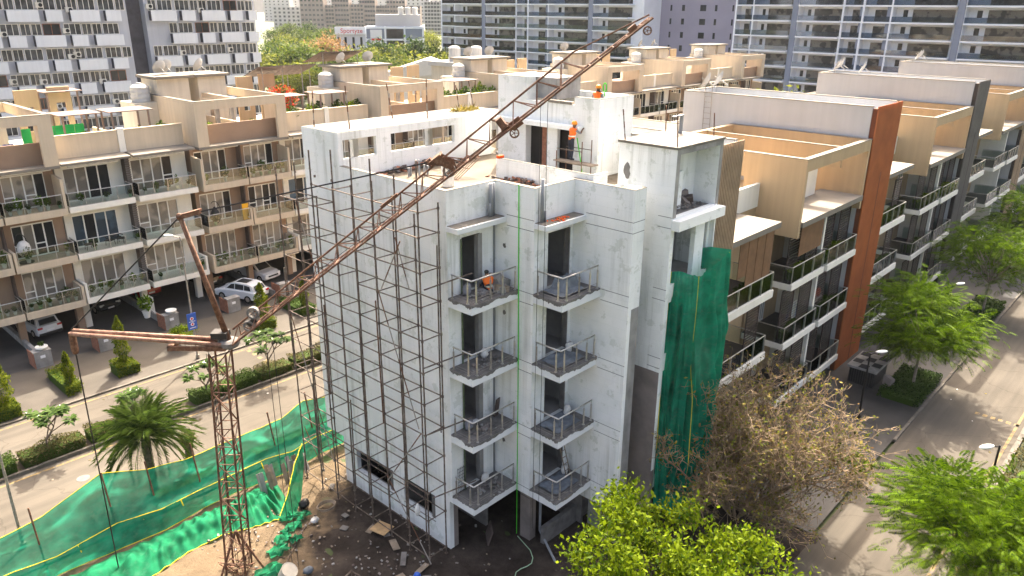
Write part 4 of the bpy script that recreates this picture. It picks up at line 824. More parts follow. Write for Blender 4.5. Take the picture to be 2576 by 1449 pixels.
    if first: MB().box(r+1.0,r+4.2,.18,.22,10.3,12.15).build('bamboo_blind',MT['blind'],h)
    # rear terraces
    MB().box(a,W,D_,D_+.3,10,14.4).build('rear_wall',MT['white_trim'],h); MB().box(a,W,9.6,D_,12.2,12.6).build('roof',MT['slab_top'],h)
    return h
right_house(11.1,13.25,21,30.65,MT['slat_brown'],MT['slat_back'],'beige street house with brown slatted wall, next to the hanging green net',True)
right_house(30.75,35.25,44.4,54.8,MT['slat_orange'],MT['orange_back'],'beige street house behind the tall rust-orange slatted wall')
right_house(54.9,58.6,68.0,78.2,MT['slat_grey'],MT['slat_back'],'beige street house behind the tall dark grey slatted wall',detail=False)
right_house(78.3,82.3,91.5,101.5,MT['slat_brown'],MT['slat_back'],'farthest beige street house at the right picture edge',detail=False)
# rear houses of the same block, roofs seen behind the stair cores
def rear_house(x0,label):
    h=thing('rear_house',label,'row house',(x0,8.1,0),0,'row houses along the right street'); b=MB(); b.box(0,19,0,9,0,11); b.build('wall',MT['beige'],h)
    wm=MB(); wallx(wm,0,.2,0,9,11,14.6,[(1.5,4.2,12.0,13.6)]); wally(wm,.2,9.5,0,.2,11,14.3,[(2.0,5.2,11.8,13.6)]); wm.box(9.5,9.7,0,9,11,14.0); wm.box(9.7,19,8.8,9,11,13.8); wm.box(18.8,19,0,8.8,11,14); wm.box(.2,9.5,8.8,9,11,13.4); wm.build('terrace_wall',MT['white_trim'],h)
    k=MB(); k.box(.2,9.5,4.2,4.4,11,13.9); k.box(11,18.8,3.2,3.4,11,13.9); k.box(9.7,18.8,0,.2,13.2,13.9); k.build('roof_frame',MT['beige'],h)
    cp=MB(); cp.box(-.03,.23,-.03,9,14.6,14.65); cp.box(.23,9.5,-.03,.23,14.3,14.35); cp.box(9.7,19,8.77,9.03,13.8,13.85); cp.build('coping',MT['coping'],h)
    return h
rear_house(13.5,'rear beige roof terraces between the white building and the first white stair core'); rear_house(36.5,'rear beige roof terraces behind the orange slatted wall'); rear_house(60,'rear beige roof terraces behind the grey slatted wall')
lb=['left one of two grey satellite dishes on the first white stair core','right one of two grey satellite dishes on the first white stair core','left grey satellite dish on the second stair core','middle grey satellite dish on the second stair core','right dark grey satellite dish on the second stair core','first of the satellite dishes on the third stair core','second of the satellite dishes on the third stair core']
for i,(x,y,z) in enumerate(((31.2,6.2,18.6),(33.4,6.4,18.6),(55.6,6.2,18.6),(57.4,6.6,18.6),(57.0,4.4,18.4),(79.2,6,18.6),(81,6.3,18.6))): dish(None,x,y,z,.62,.3,label=lb[i],cat='satellite dish',group='satellite dishes on the right houses')
# wall ladder on the first core
ld=thing('wall_ladder','thin metal ladder fixed to the first white stair core','ladder',(30.7,5.4,12.8)); 
for s in (0,.55): MB().tube((-.1,s,0),(-.12,s+.1,5.6),.025,5).build('rail',MT['dull_steel'],ld)
for k in range(14): MB().tube((-.1,.0+.1*k/14,.3+k*.38),(-.1,.55+.1*k/14,.3+k*.38),.016,4).build('rung',MT['dull_steel'],ld)
# orange cushions, blue-white rack
t=thing('balcony_sofa','balcony bench with bright orange cushions','sofa',(27.6,YR+.9,5.3)); piece('bench',t,0,2.0,0,.7,0,.4,MT['white_trim'])
for x in (.1,.75,1.35): MB().ball((x+.3,.45,.62),.36,.16,.3).build('cushion',MT['cushion'],t,smooth=True)
t=thing('folding_rack','blue and white folding drying rack standing on a balcony','drying rack',(23.0,YR+.7,5.25)); 
for x in (0,1.3): piece('frame',t,x,x+.07,0,.07,0,1.7,MT['blue_paint'],rot=(.12,0,0))
for k in range(9): piece('bar',t,.07,1.3,.0,.05,.25+k*.17,.29+k*.17,MT['white_frame'])
# kerbside: entrance gate, boulders, pillar
t=thing('entrance_canopy','low dark gate house with flat chequered roof at the pavement','gate house',(29.8,-8.6,.07)); MB().box(0,2.6,0,1.6,0,1.1).build('wall',MT['dark_paver'],t); MB().box(-.15,2.75,-.15,1.75,1.1,1.25).build('roof',MT['grey_concrete'],t)
for i in range(4):
    for j in range(3):
        if (i+j)%2: piece('roof_tile',t,-.1+i*.7,.55+i*.7,-.1+j*.6,.45+j*.6,1.25,1.27,MT['black_line'])
for i in range(10): piece('gate_bar',t,-.04,-.0,.1+i*.15,.16+i*.15,.1,1.05,MT['black_metal'])
MB().add([(0,0,0),(.5,-.1,0),(.55,.4,0),(.05,.5,0),(.0,0,.9),(.5,-.1,.8),(.55,.4,1.0),(.05,.5,1.1)],[(0,3,2,1),(4,5,6,7),(0,1,5,4),(1,2,6,5),(2,3,7,6),(3,0,4,7)]).build('stone_pillar',MT['raw_plaster'],None,(30.0,-9.6,.07),label='short leaning stone pillar beside the dark hedge plot',cat='pillar')
# ================================================================ background buildings
RH=Vector((math.sin(YAW),-math.cos(YAW),0)); FH=Vector((math.cos(YAW),math.sin(YAW),0))
def FP(u,d,z=0): p=Vector(CAM_POS)+FH*d+RH*((u-1288)/1914*.938*d); return (p.x,p.y,z)
def win_mesh(w_,h_,fr,gl,t=.06,mull=1):
    m=MB(); m.box(-w_/2,w_/2,0,.02,0,h_,1)
    for x in (-w_/2,w_/2-t): m.box(x,x+t,-.05,.0,0,h_,0)
    for k in range(1,mull+1): x=-w_/2+w_*k/(mull+1); m.box(x-t/2,x+t/2,-.05,0,0,h_,0)
    m.box(-w_/2,w_/2,-.05,0,h_-t,h_,0); m.box(-w_/2,w_/2,-.05,0,0,t,0); return m.mesh('window',[MT[fr],MT[gl]])
def acmesh():
    m=MB().box(-.45,.45,-.35,0,0,.62,0); m.lathe([(.02,0),(.22,0)],10,(0,0,0)); m2=MB().box(-.45,.45,-.35,0,0,.62,0)
    pts=[(.12+.24*math.cos(t),-.355,.31+.24*math.sin(t)) for t in np.arange(0,6.28,.52)]; m2.quad(*pts,mi=1); return m2.mesh('ac',[MT['ac_white'],MT['dark_window']])
AC=acmesh()
LA=thing('apartment_block','pale grey apartment slab with staggered white balcony panels, top left','apartment building',(27,92,0)); LA.rotation_euler=(0,0,math.radians(-2))
MB().box(-70,-1.1,0,14,0,48).build('wall',MT['apt_wall'],LA); MB().box(1.3,17.6,0,14,0,48).build('wall',MT['apt_wall'],LA); MB().box(-1.1,1.3,1.5,13,0,47).build('dark_slot',MT['apt_dark'],LA)
WN=[win_mesh(1.15,1.4,'white_trim','apt_glass'),win_mesh(2.05,1.4,'white_frame','apt_glass',mull=2),win_mesh(2.05,1.4,'brick_red','dark_window')]
pm={}
rr=random.Random(3)
for blk,(xa,xb) in enumerate(((-30,-1.3),(1.8,17.4))):
    for fl_ in range(1,9):
        z=fl_*3.05+.1; x=xa+rr.uniform(0,.0)+(0 if fl_%2 else 2.6)
        while x<xb-1:
            for wd,off in ((3.5,0),(1.9,4.3)):
                x1=min(x+off+wd,xb+.1); 
                if x1-x-off<.8: continue
                p=piece('balcony_panel',LA,x+off,x1,-.95,-.85,z-.15,z+1.25,MT['apt_panel']); piece('balcony_side',p,-.5,-.47,.5,9,-.45,.45,MT['apt_dark'])
            for wx,k in ((.55,0),(2.3,1),(4.75,1),(6.5,0)):
                if x+wx<xb-.5: mk('window',WN[k if rr.random()<.93 else 2] if k else WN[0],LA,(x+wx,-.03,z+1.25))
            if rr.random()<.75: mk('air_conditioner',AC,LA,(x+rr.choice((.1,3.9,6.6)),-.1,z+.95+rr.uniform(0,.6)))
            x+=7.2
# right tower slabs
TWN=[]
def tower(name,label,yt,yb,bays,x=152,floors=9,z0=0):
    t=thing(name,label,'apartment building',(x,yt,0)); L=yt-yb; MB().box(2.0,20,-L,0,0,62).build('wall',MT['tower_white'],t)
    y=0.
    for kind,wd in bays:
        a,b=y,y+wd; y=b
        if b>L+.5: break
        if kind=='p': MB().box(-.6,2,-b,-a,0,62).build('pilaster',MT['tower_blue'],t); continue
        MB().box(-.3,2,-a-.18,-a+.18,0,62).build('fin',MT['tower_white'],t)
        for f in range(2,floors+2):
            z=f*3.2-1.2
            s=MB().box(-.9 if kind=='w' else -.25,2,-b+.15,-a-.15,z-.3,z).build('floor_slab',MT['tower_white'],t)
            piece('railing',s,(-.85 if kind=='w' else -.2),(-.8 if kind=='w' else -.15),-b+.3,-a-.3,z,z+1.05,MT['tower_glass'])
            if kind=='w':
                w0,w1=-b+wd*.08,-a-wd*.28; piece('window',t,1.9,1.98,w0,w1,z+.1,z+2.4,MT['tower_pane']); piece('window',t,1.9,1.98,-a-wd*.2,-a-wd*.13,z+1.0,z+2.3,MT['dark_window'])
            else:
                piece('side_wall',t,.2,1.98,-b+.15,-b+.15+wd*.16,z,z+2.88,MT['tower_blue']); piece('window',t,1.9,1.98,-b+wd*.2,-a-wd*.3,z+.1,z+2.3,MT['tower_pane'])
    MB().box(-.3,2,-L-.3,-L,0,62).build('fin',MT['tower_white'],t); return t
tower('apartment_tower','long white and slate apartment tower behind the crane boom, top centre',165,91,[('n',6),('w',12),('p',1.4),('w',12),('n',4.5),('n',7.5),('w',14),('p',1.4),('w',11.5),('n',5)],150)
tower('apartment_tower','white apartment tower with glass balconies, top right',67,-6,[('n',4.3),('w',9.2),('p',1.2),('w',9.6),('n',4.1),('n',5.6),('w',12),('p',1.2),('w',12.5),('n',5),('n',5)],152)
t=thing('plain_tower','windowed mauve-grey tower wall between the two white apartment towers','apartment building',(158,80,0)); MB().box(0,14,-12,11,0,64).build('wall',MT['tower_purple'],t)
for f in range(2,11):
    for y,wd in ((8,.5),(4.5,.8),(-1,1.6),(-4.5,.6),(-9,.4)): piece('window',t,-.05,-.005,y-wd/2,y+wd/2,f*3.2+.5,f*3.2+1.9,MT['dark_window'])
# office building with sign
OB=thing('office_building','small grey office block with red lettered sign among trees','office building',FP(985,250)); OB.rotation_euler=(0,0,math.radians(-40))
MB().box(-9,9,0,14,0,17.5).build('wall',MT['tower_blue'],OB); 
for f in range(5):
    piece('floor_band',OB,-9.1,9.1,-.15,14.1,f*3.5+2.9,f*3.5+3.4,MT['tower_white'])
for x in (-9,-3,3,8.7): piece('column_strip',OB,x-.25,x+.25,-.25,.0,0,17.5,MT['tower_white'])
for f in range(4): piece('window',OB,-2.5,2.6,-.1,-.04,f*3.5+3.5,f*3.5+6.3,MT['dark_window'])
lf=MB().box(-18,-9.1,-.6,12,0,15.2).build('entrance_wing',MT['apt_panel'],OB)
for x in (-17.3,-15.2,-12.8,-10.4):
    for f in range(3): piece('window',OB,x-.35,x+.35,-.7,-.62,f*4.2+2.6,f*4.2+6.0,MT['dark_window'])
piece('sign_board',OB,-18.3,-9,-1.1,-.6,15.2,17.4,MT['tower_white'])
def text(parent,body,loc,size,m,rot=(math.pi/2,0,0),name='lettering',ext=.02):
    cu=bpy.data.curves.new(name,'FONT'); cu.body=body; cu.size=size; cu.extrude=ext; cu.align_x='CENTER'; o=bpy.data.objects.new(name,cu); COL.objects.link(o); dg=bpy.context.evaluated_depsgraph_get(); me=bpy.data.meshes.new_from_object(o.evaluated_get(dg)); bpy.data.objects.remove(o); me.materials.clear(); me.materials.append(MT[m]); q=mk(name,me,parent,loc); q.rotation_euler=rot; return q
text(OB,'Sportyze',(-13.2,-1.14,15.65),1.9,'sign_red')
p=piece('banner',OB,-7.6,-4.0,-.42,-.3,8.0,16.6,MT['sign_white']); piece('banner_block',OB,-7.5,-4.1,-.46,-.425,8.1,9.0,MT['sign_red']); piece('banner_block',OB,-6.6,-5.0,-.48,-.425,9.0,11.2,MT['sign_yellow']); piece('banner_block',OB,-7.3,-4.3,-.45,-.425,11.0,12.3,MT['sign_blue']); piece('banner_block',OB,-7.3,-4.3,-.45,-.425,13.4,14.0,MT['sign_red'])
MB().box(-6,8,3,13,17.5,21).build('roof_storey',MT['far_white'],OB)
for x in (2,4.2,6.4): MB().lathe([(.9,0),(.9,2.0),(.5,2.3)],10,(x,6,21)).build('water_tank',MT['tank_white'],OB)
# unfinished brown blocks and far towers
def far_block(u,d,wd,hgt,dep,m,label,floors=7,cols=6,rot=-47,name='unfinished_block',cat='building',group='far buildings on the hazy horizon'):
    t=thing(name,label,cat,FP(u,d),math.radians(rot),group); MB().box(-wd/2,wd/2,0,dep,0,hgt).build('wall',MT[m],t)
    wm=MB().box(-1.1,1.1,-.15,0,0,1.9).mesh('window',MT['dark_window']); 
    for f in range(floors):
        for c_ in range(cols): mk('window',wm,t,(-wd/2+wd*(c_+.5)/cols,-.05,hgt*(f+.3)/floors))
    return t
for i,(u,wd,hg) in enumerate(((778,22,30),(812,16,24),(850,16,30),(884,18,25),(918,15,29),(955,15,24),(990,18,29),(1028,18,24))):
    far_block(u,760+i*6,wd,hg,16,'far_brown','unfinished brown concrete block, %s from the left on the hazy horizon'%(['first','second','third','fourth','fifth','sixth','seventh','eighth'][i]))
far_block(725,800,36,22,14,'far_white','low pale block left of the unfinished brown blocks',6,8)
for i,(u,d,wd,hg) in enumerate(((690,1250,40,40),(745,1300,50,34),(835,1400,30,48),(905,1350,60,36),(985,1300,50,40),(1040,1200,40,44),(1085,700,16,27),(1075,1250,40,50))):
    far_block(u,d,wd,hg,20,'far_white','pale hazy tower, %s from the left on the far skyline'%(ordn+['eighth'])[i],9,6,name='far_tower')
# white shed with gabled roof, tank house, solar racks
t=thing('gabled_shed','white shed with twin gabled metal roof beyond the row houses','shed',FP(1060,150)); t.rotation_euler=(0,0,math.radians(-47)); MB().box(-9,9,0,10,0,11).build('wall',MT['far_white'],t)
g=MB(); g.add([(-9.5,-.5,11),(0,-.5,14),(9.5,-.5,11),(-9.5,10.5,11),(0,10.5,14),(9.5,10.5,11)],[(0,1,4,3),(1,2,5,4),(0,2,1),(3,4,5),(0,3,5,2)]); g.build('roof',MT['tank_white'],t)
t=thing('tank_house','small white roof room carrying two white water tanks, below the centre tower','roof room',(60,60,0)); MB().box(-4,4,-3,4,0,15.6).build('wall',MT['cream'],t); MB().box(-4.3,4.3,-3.3,4.3,15.6,16.2).build('roof',MT['tank_white'],t)
for x,y in ((-2.2,1),(.3,-.8)): MB().lathe([(.85,0),(.85,1.8),(.6,2.05),(.2,2.1)],14,(x,y,16.2)).build('water_tank',MT['tank_white'],t)
def solar(x,y,z,n,label):
    t=thing('solar_rack',label,'solar panels',(x,y,z),0,'solar racks on the row houses')
    for i in range(n):
        o=MB().obox((i*1.05,0,1.0-i*.0),(.5,0,-.0),(0,1.6,-.55),(0,.012,.03)).build('solar_panel',MT['dark_fin'],t); 
    for i in range(0,n,2):
        for yy,h in ((-1.3,1.45),(1.3,.55)): MB().tube((i*1.05,yy,-2.2),(i*1.05,yy,h),.05,5).build('rack_leg',MT['dull_steel'],t)
solar(18.6,46.5,16.6,6,'tilted solar panel rack on the roof left of the trees'); solar(26,47.5,17.6,5,'higher tilted solar panel rack in front of the golden tree')
lb=['large satellite dish on the near cream stair head','second satellite dish tilted up on the near cream stair head','satellite dish on the stair head right of the first','satellite dish beside the solar rack','grey satellite dish before the far trees','pale satellite dish below the crane boom','pale satellite dish right of the crane boom tip','paired pale satellite dish near the green roof','left of the paired dishes near the mauve tower','right of the paired dishes near the mauve tower']
for i,(x,y,z) in enumerate(((9.3,45.2,18.5),(10.0,45.6,18.5),(12.9,45.5,18.5),(27.4,45,18.5),(31.0,45.4,18.5),(45.4,45.3,18.5),(49,45.4,18.5),(63.5,45.6,18.5),(81.4,45.4,18.5),(85.2,45.6,18.5))): dish(None,x,y,z,.6,random.uniform(-.6,.6),label=lb[i],cat='satellite dish',group='satellite dishes on the left row roofs')
# ================================================================ haze
def haze():
    m=bpy.data.materials.new('haze'); m.use_nodes=True; n=m.node_tree; n.nodes.clear(); o=n.nodes.new('ShaderNodeOutputMaterial'); v=n.nodes.new('ShaderNodeVolumePrincipled'); v.inputs['Color'].default_value=(.86,.9,.95,1); v.inputs['Density'].default_value=.00007; v.inputs['Anisotropy'].default_value=.3; n.links.new(v.outputs[0],o.inputs['Volume'])
    MB().box(-1600,2600,-1600,2600,-1.2,75).build('haze',m,kind='stuff')
# ================================================================ vegetation
def leafcloud(C,size,normbias=(0,0,1),aspect=1.9,rng=RNG,droop=0.0,sv=.35):
    "rhombic leaf quads at centres C; returns verts, faces"
    C=np.asarray(C,float); n=len(C); d=rng.normal(size=(n,3)); d[:,2]-=droop; d/=np.linalg.norm(d,axis=1,keepdims=True)
    nb=rng.normal(size=(n,3))*.7+np.array(normbias); s=np.cross(d,nb); s/=np.linalg.norm(s,axis=1,keepdims=True)+1e-9
    L=size*(1+sv*rng.normal(size=(n,1))).clip(.4,1.8); Wd=L/aspect
    V=np.stack([C-d*L*.5,C+s*Wd*.5-d*L*.05,C+d*L*.5,C-s*Wd*.5-d*L*.05],1).reshape(-1,3); F=np.arange(4*n).reshape(n,4); return V,F
def ell(n,c,r,rng=RNG,shell=.55):
    d=rng.normal(size=(n,3)); d/=np.linalg.norm(d,axis=1,keepdims=True); q=shell+(1-shell)*rng.random((n,1))**.6; return np.array(c)+d*q*np.array(r)
def limbs(mb,base,tips,r0,seed=0,kink=.25):
    r=random.Random(seed); b=Vector(base)
    for t in tips:
        t=Vector(t); m1=b.lerp(t,.45)+Vector((r.uniform(-1,1),r.uniform(-1,1),r.uniform(.2,.9)))*kink; mb.tube(b,m1,r0,6,r2=r0*.65); mb.tube(m1,t,r0*.65,5,r2=r0*.2)
def broad_tree(name,label,loc,h,rad,nleaf,size,lm,trunk='trunk',group=None,seed=1,clumps=26,flat=.7,cat='tree',droop=0,spread=.33):
    rg=np.random.default_rng(seed); t=thing(name,label,cat,loc,0,group); cz=h-rad*flat
    cc=ell(clumps,(0,0,cz),(rad*.8,rad*.8,rad*flat*.85),rg,.45); cc[:,2]=np.maximum(cc[:,2],h*.22)
    cen=cc[rg.integers(0,clumps,nleaf)]+rg.normal(size=(nleaf,3))*rad*spread*.5*np.array([1,1,.7]); V,F=leafcloud(cen,size,rng=rg,droop=droop); mk('crown',npmesh('crown',V,F,lm),t)
    m=MB(); m.tube((0,0,-.1),(0,0,h*.35),.05*h*.35,8,r2=.035*h*.35); limbs(m,(0,0,h*.33),[tuple(c*.9+np.array([0,0,cz*.1])) for c in cc[:14]],.018*h*.5,seed); m.build('trunk',MT[trunk],t); return t
# frond templates (feathery compound leaf)
def pinnate(n=11,L=.62,lw=.045,ll=.21,droop=.35,rng=RNG):
    V=[];F=[]
    for i in range(n):
        t=(i+.6)/n; x=L*t; z=-droop*L*t*t; l=ll*(math.sin(math.pi*(.12+.82*t))**.6)
        for s in (-1,1):
            k=len(V); dx=l*.35; V+=[(x,0,z),(x+dx*.4+lw*.5,s*l*.55,z-.01),(x+dx,s*l,z-.05),(x+dx*.4-lw*.5,s*l*.5,z-.02)]; F.append((k,k+1,k+2,k+3))
    k=len(V); V+=[(0,-.006,0),(0,.006,0),(L,.004,-droop*L),(L,-.004,-droop*L)]; F.append((k,k+1,k+2,k+3)); return np.array(V),np.array(F)
def scatter(tmpl,P,dirs,scale,rng=RNG,rolls=.4):
    V0,F0=tmpl; n=len(P); d=dirs/np.linalg.norm(dirs,axis=1,keepdims=True); upv=np.tile([0,0,1.],(n,1))+rng.normal(size=(n,3))*rolls; s=np.cross(upv,d); s/=np.linalg.norm(s,axis=1,keepdims=True)+1e-9; u=np.cross(d,s)
    sc=scale*(1+.25*rng.normal(size=n)).clip(.5,1.6); M=np.stack([d,s,u],2)*sc[:,None,None]; V=np.einsum('nij,kj->nki',M,V0)+P[:,None,:]; F=F0[None]+(np.arange(n)*len(V0))[:,None,None]; return V.reshape(-1,3),F.reshape(-1,F0.shape[1])
def feather_tree(name,label,loc,h,rad,nf,scale,seed,group=None,flat=.45,clumps=18,trunk='pale_trunk',nlf=11):
    rg=np.random.default_rng(seed); t=thing(name,label,'tree',loc,0,group); cz=h-rad*flat*.8
    cc=ell(clumps,(0,0,cz),(rad*.75,rad*.75,rad*flat*.8),rg,.5); a=rg.integers(0,clumps,nf); off=rg.normal(size=(nf,3))*rad*np.array([.17,.17,.10]); P=cc[a]+off
    d=off*np.array([1,1,.6])+(P-np.array([0,0,cz]))*.18*np.array([1,1,.3])+rg.normal(size=(nf,3))*.25; d[:,2]+=.12
    V,F=scatter(pinnate(nlf),P,d,scale,rg); mk('crown',npmesh('crown',V,F,MT['leaf_fern']),t)
    m=MB(); m.tube((0,0,-.1),(0,0,h*.4),.10,8,r2=.075); limbs(m,(0,0,h*.38),[tuple(c) for c in cc],.05,seed,.35); m.build('trunk',MT[trunk],t); return t
# --- near trees
rg=np.random.default_rng(5)
t=thing('leafy_tree','bright lime-green leafy tree in the foreground, bottom centre','tree',(-1.2,-11.8,0))
cl_=[]
for (cx,cy,cz,rx,rz,k) in ((0,0,3.6,2.1,1.3,20),(-1.6,1.4,4.6,1.4,1.0,11),(1.4,.4,3.9,1.7,1.2,12),(.2,2.4,4.9,1.2,1.1,9),(2.4,-1.4,3.2,1.6,1.1,12),(-.6,-1.6,3.6,1.8,1.2,13),(3.6,-2.4,2.6,1.5,1.0,9),(-2.4,-.6,3.6,1.3,1.0,8),(1.2,2.6,4.2,.9,1.0,6)): cl_.append(ell(k,(cx*.85,cy*.85,cz*.8+3.6),(rx*.85,rx*.85,rz*.85),rg,.5))
cl_=np.concatenate(cl_); n=17000; off=rg.normal(size=(n,3))*np.array([.30,.30,.26]); V,F=leafcloud(cl_[rg.integers(0,len(cl_),n)]+off,.17,droop=.9,rng=rg,aspect=2.1); mk('crown',npmesh('crown',V,F,MT['leaf_lime']),t)
m=MB().tube((0,0,-.1),(0,0,4.6),.14,8,r2=.1); limbs(m,(0,0,4.5),[tuple(c) for c in cl_[::3]],.05,3,.3); m.build('trunk',MT['trunk'],t)
feather_tree('feathery_tree','large feathery-leaved green tree at the bottom right corner','' or (11.5,-18.5,0),5.9,3.9,3000,.85,11,flat=.42,clumps=46,nlf=12)
feather_tree('feathery_tree','green feathery street tree standing in the dark hedge plot by the right road',(31.8,-10.5,0),7.0,4.0,2900,.85,12,flat=.7,clumps=34)
feather_tree('feathery_tree','farther green street tree at the right picture edge',(49.5,-10.6,0),7.4,4.4,1900,.95,13,flat=.6,clumps=30)
feather_tree('feathery_tree','green street tree beyond the farther one, upper right edge',(64,-10.6,0),7.4,4.2,1300,1.1,14,flat=.6,clumps=24)
# --- bare brown bushy tree
def bare_bush():
    r=random.Random(21); t=thing('bare_bush_tree','big half-bare brown shrubby tree with few tan leaves, right of the hanging net','tree',(11.5,-8.3,0)); V=[];F=[];tips=[]
    def tub(p,q,r0,r1):
        d=(q-p); L=d.length
        if L<1e-4: return
        d/=L; u=Vector((0,0,1)) if abs(d.z)<.9 else Vector((1,0,0)); a=d.cross(u).normalized(); b=d.cross(a); k=len(V)
        for c,rr_ in ((p,r0),(q,r1)):
            for i in range(3): th=2.094*i; V.append(tuple(c+a*rr_*math.cos(th)+b*rr_*math.sin(th)))
        for i in range(3): j=(i+1)%3; F.append((k+i,k+j,k+3+j,k+3+i))
    def grow(p,d,L,rad,lev):
        rad=max(rad,.014); n=4 if lev<2 else 3; seg=L/n; q=p
        for i in range(n):
            d=(d+Vector((r.gauss(0,.16),r.gauss(0,.16),r.gauss(0,.12)+(.05 if lev<2 else .0)))).normalized(); e=q+d*seg; tub(q,e,rad*(1-.6*i/n),rad*(1-.6*(i+1)/n)); q=e
            if lev<4:
                for k in range((2,3,2,2)[lev]):
                    if r.random()<(.95,.9,.8,.42)[lev]:
                        s=Vector((r.gauss(0,1),r.gauss(0,1),r.gauss(.15,.8))).normalized(); grow(q,(d*.75+s*.8).normalized(),L*r.uniform(.35,.6),rad*.5,lev+1) if L>.25 else None
        tips.append(q)
    for k in range(13):
        a=k*2*math.pi/13+r.uniform(-.3,.3); grow(Vector((.3*math.cos(a),.3*math.sin(a),0)),Vector((math.cos(a)*r.uniform(.25,.75),math.sin(a)*r.uniform(.25,.75),1)).normalized(),r.uniform(4.2,5.8),.10,0)
    print('bush tris',len(F)*2,len(tips))
    mk('branches',npmesh('branches',V,F,MT['twig']),t); T_=np.array([tuple(x) for x in tips]); rg=np.random.default_rng(4); n=15000; P=T_[rg.integers(0,len(T_),n)]+rg.normal(size=(n,3))*.07; V2,F2=leafcloud(P,.14,rng=rg,aspect=1.9); mk('dry_leaves',npmesh('dry_leaves',V2,F2,[MT['leaf_tan'],MT['leaf_yellowgreen'],MT['leaf_gold'],MT['leaf_dry']],mi=rg.choice([0,0,1,1,1,2,3],n)),t)
bare_bush()
broad_tree('green_shrub','small bright green shrub at the right edge of the brown bush',(18.6,-11.4,0),1.6,.9,900,.14,MT['leaf_lime'],seed=8,clumps=10,cat='shrub')
# --- palms
def palm():
    t=thing('date_palm','full green date palm beside the net fence','palm tree',(-7.45,14.2,0)); prof=[]
    for i in range(16): z=i*.21; prof+=[(.24,z),(.19,z+.1)]
    MB().lathe(prof,10).build('trunk',MT['palm_trunk'],t)
    def fr(L,droop,seed):
        rg=random.Random(seed); V=[];F=[]; n=34
        c=lambda s:(L*(s-.12*s*s),0,L*(.42*s-droop*s*s))
        for i in range(n):
            s=.12+.88*i/n; x,_,z=c(s); l=.52*(math.sin(math.pi*min(1,.15+.8*s))**.5)
            for sd in (-1,1):
                k=len(V); dz=rg.uniform(-.30,-.08); V+=[(x,0,z),(x+.13+.03,sd*l*.5,z+.08),(x+.38,sd*l*.85,z+dz),(x+.13-.025,sd*l*.45,z+.04)]; F.append((k,k+1,k+2,k+3))
        pr=[c(j/10) for j in range(11)]
        for a,b in zip(pr[:-1],pr[1:]): k=len(V); V+=[(a[0],-.02,a[2]),(a[0],.02,a[2]),(b[0],.012,b[2]),(b[0],-.012,b[2])]; F.append((k,k+1,k+2,k+3))
        return npmesh('frond',V,F,MT['leaf_palm'])
    ms=[fr(2.3,.35,1),fr(2.6,.55,2),fr(2.5,.8,3),fr(2.3,1.05,4)]
    for i in range(62):
        q=i/62; k=min(3,int(q*4)); o=mk('frond',ms[k],t,(0,0,3.35-.25*q)); o.rotation_euler=(random.uniform(-.15,.15),math.radians(-62+72*q+random.uniform(-8,8)),i*2.39996); s=random.uniform(.85,1.1); o.scale=(s,s,s)
palm()
t=thing('palm_stump','short cut palm stump with dry tufts near the crane mast','palm stump',(-5.2,14.8,0)); MB().lathe([(.22,0),(.2,.4),(.24,.9),(.2,1.4),(.3,1.8),(.22,2.1)],9).build('trunk',MT['palm_trunk'],t); V,F=leafcloud(ell(160,(0,0,2.0),(.4,.4,.4)),.4,aspect=5,droop=.6); mk('dry_tuft',npmesh('dry_tuft',V,F,MT['leaf_dry']),t)
# --- frangipani
def frangipani(loc,h,label,seed):
    rg=random.Random(seed); t=thing('frangipani_tree',label,'tree',loc,0,'frangipani trees on the median'); m=MB(); ends=[]
    def gr(p,d,L,r,lev):
        q=p+d*L; m.tube(p,q,r,6,r2=r*.8)
        if lev==0: ends.append((q,d)); return
        for k in range(3 if lev>1 else 2): a=rg.uniform(0,6.28); gr(q,(d+Vector((math.cos(a),math.sin(a),.22))*.95).normalized(),L*.8,r*.72,lev-1)
    gr(Vector((0,0,0)),Vector((0.05,0,1)),h*.30,.06,3); m.build('trunk',MT['trunk'],t); V=[];F=[];FV=[];FF=[]
    for q,d in ends:
        for k in range(20):
            a=rg.uniform(0,6.28); e=(Vector((math.cos(a),math.sin(a),rg.uniform(-.35,.5)))).normalized(); s=e.cross(Vector((0,0,1))).normalized(); L=rg.uniform(.34,.52); n_=len(V); V+=[tuple(q),tuple(q+e*L*.6+s*.08),tuple(q+e*L-Vector((0,0,.05))),tuple(q+e*L*.6-s*.08)]; F.append((n_,n_+1,n_+2,n_+3))
        if rg.random()<.25:
            for k in range(3): n_=len(FV); c=q+d*.1+Vector((rg.uniform(-.1,.1),rg.uniform(-.1,.1),.05)); FV+=[tuple(c+Vector((x,y,0))) for x,y in ((-.035,0),(0,-.035),(.035,0),(0,.035))]; FF.append((n_,n_+1,n_+2,n_+3))
    mk('leaves',npmesh('leaves',V,F,MT['leaf_dark']),t)
    if FV: mk('flowers',npmesh('flowers',FV,FF,MT['flower_white']),t)
frangipani((-10.05,21.6,.1),3.3,'frangipani tree on the median at the far left',1); frangipani((-.9,21.7,.1),2.8,'small frangipani tree on the median left of the crane mast',2); frangipani((3.4,21.6,.1),3.7,'frangipani tree on the median right of the crane mast',3); frangipani((-5.2,21.7,.1),2.4,'frangipani tree mostly hidden behind the date palm',4); frangipani((9.0,21.7,.1),3.0,'frangipani tree showing through the left end of the scaffold',5)
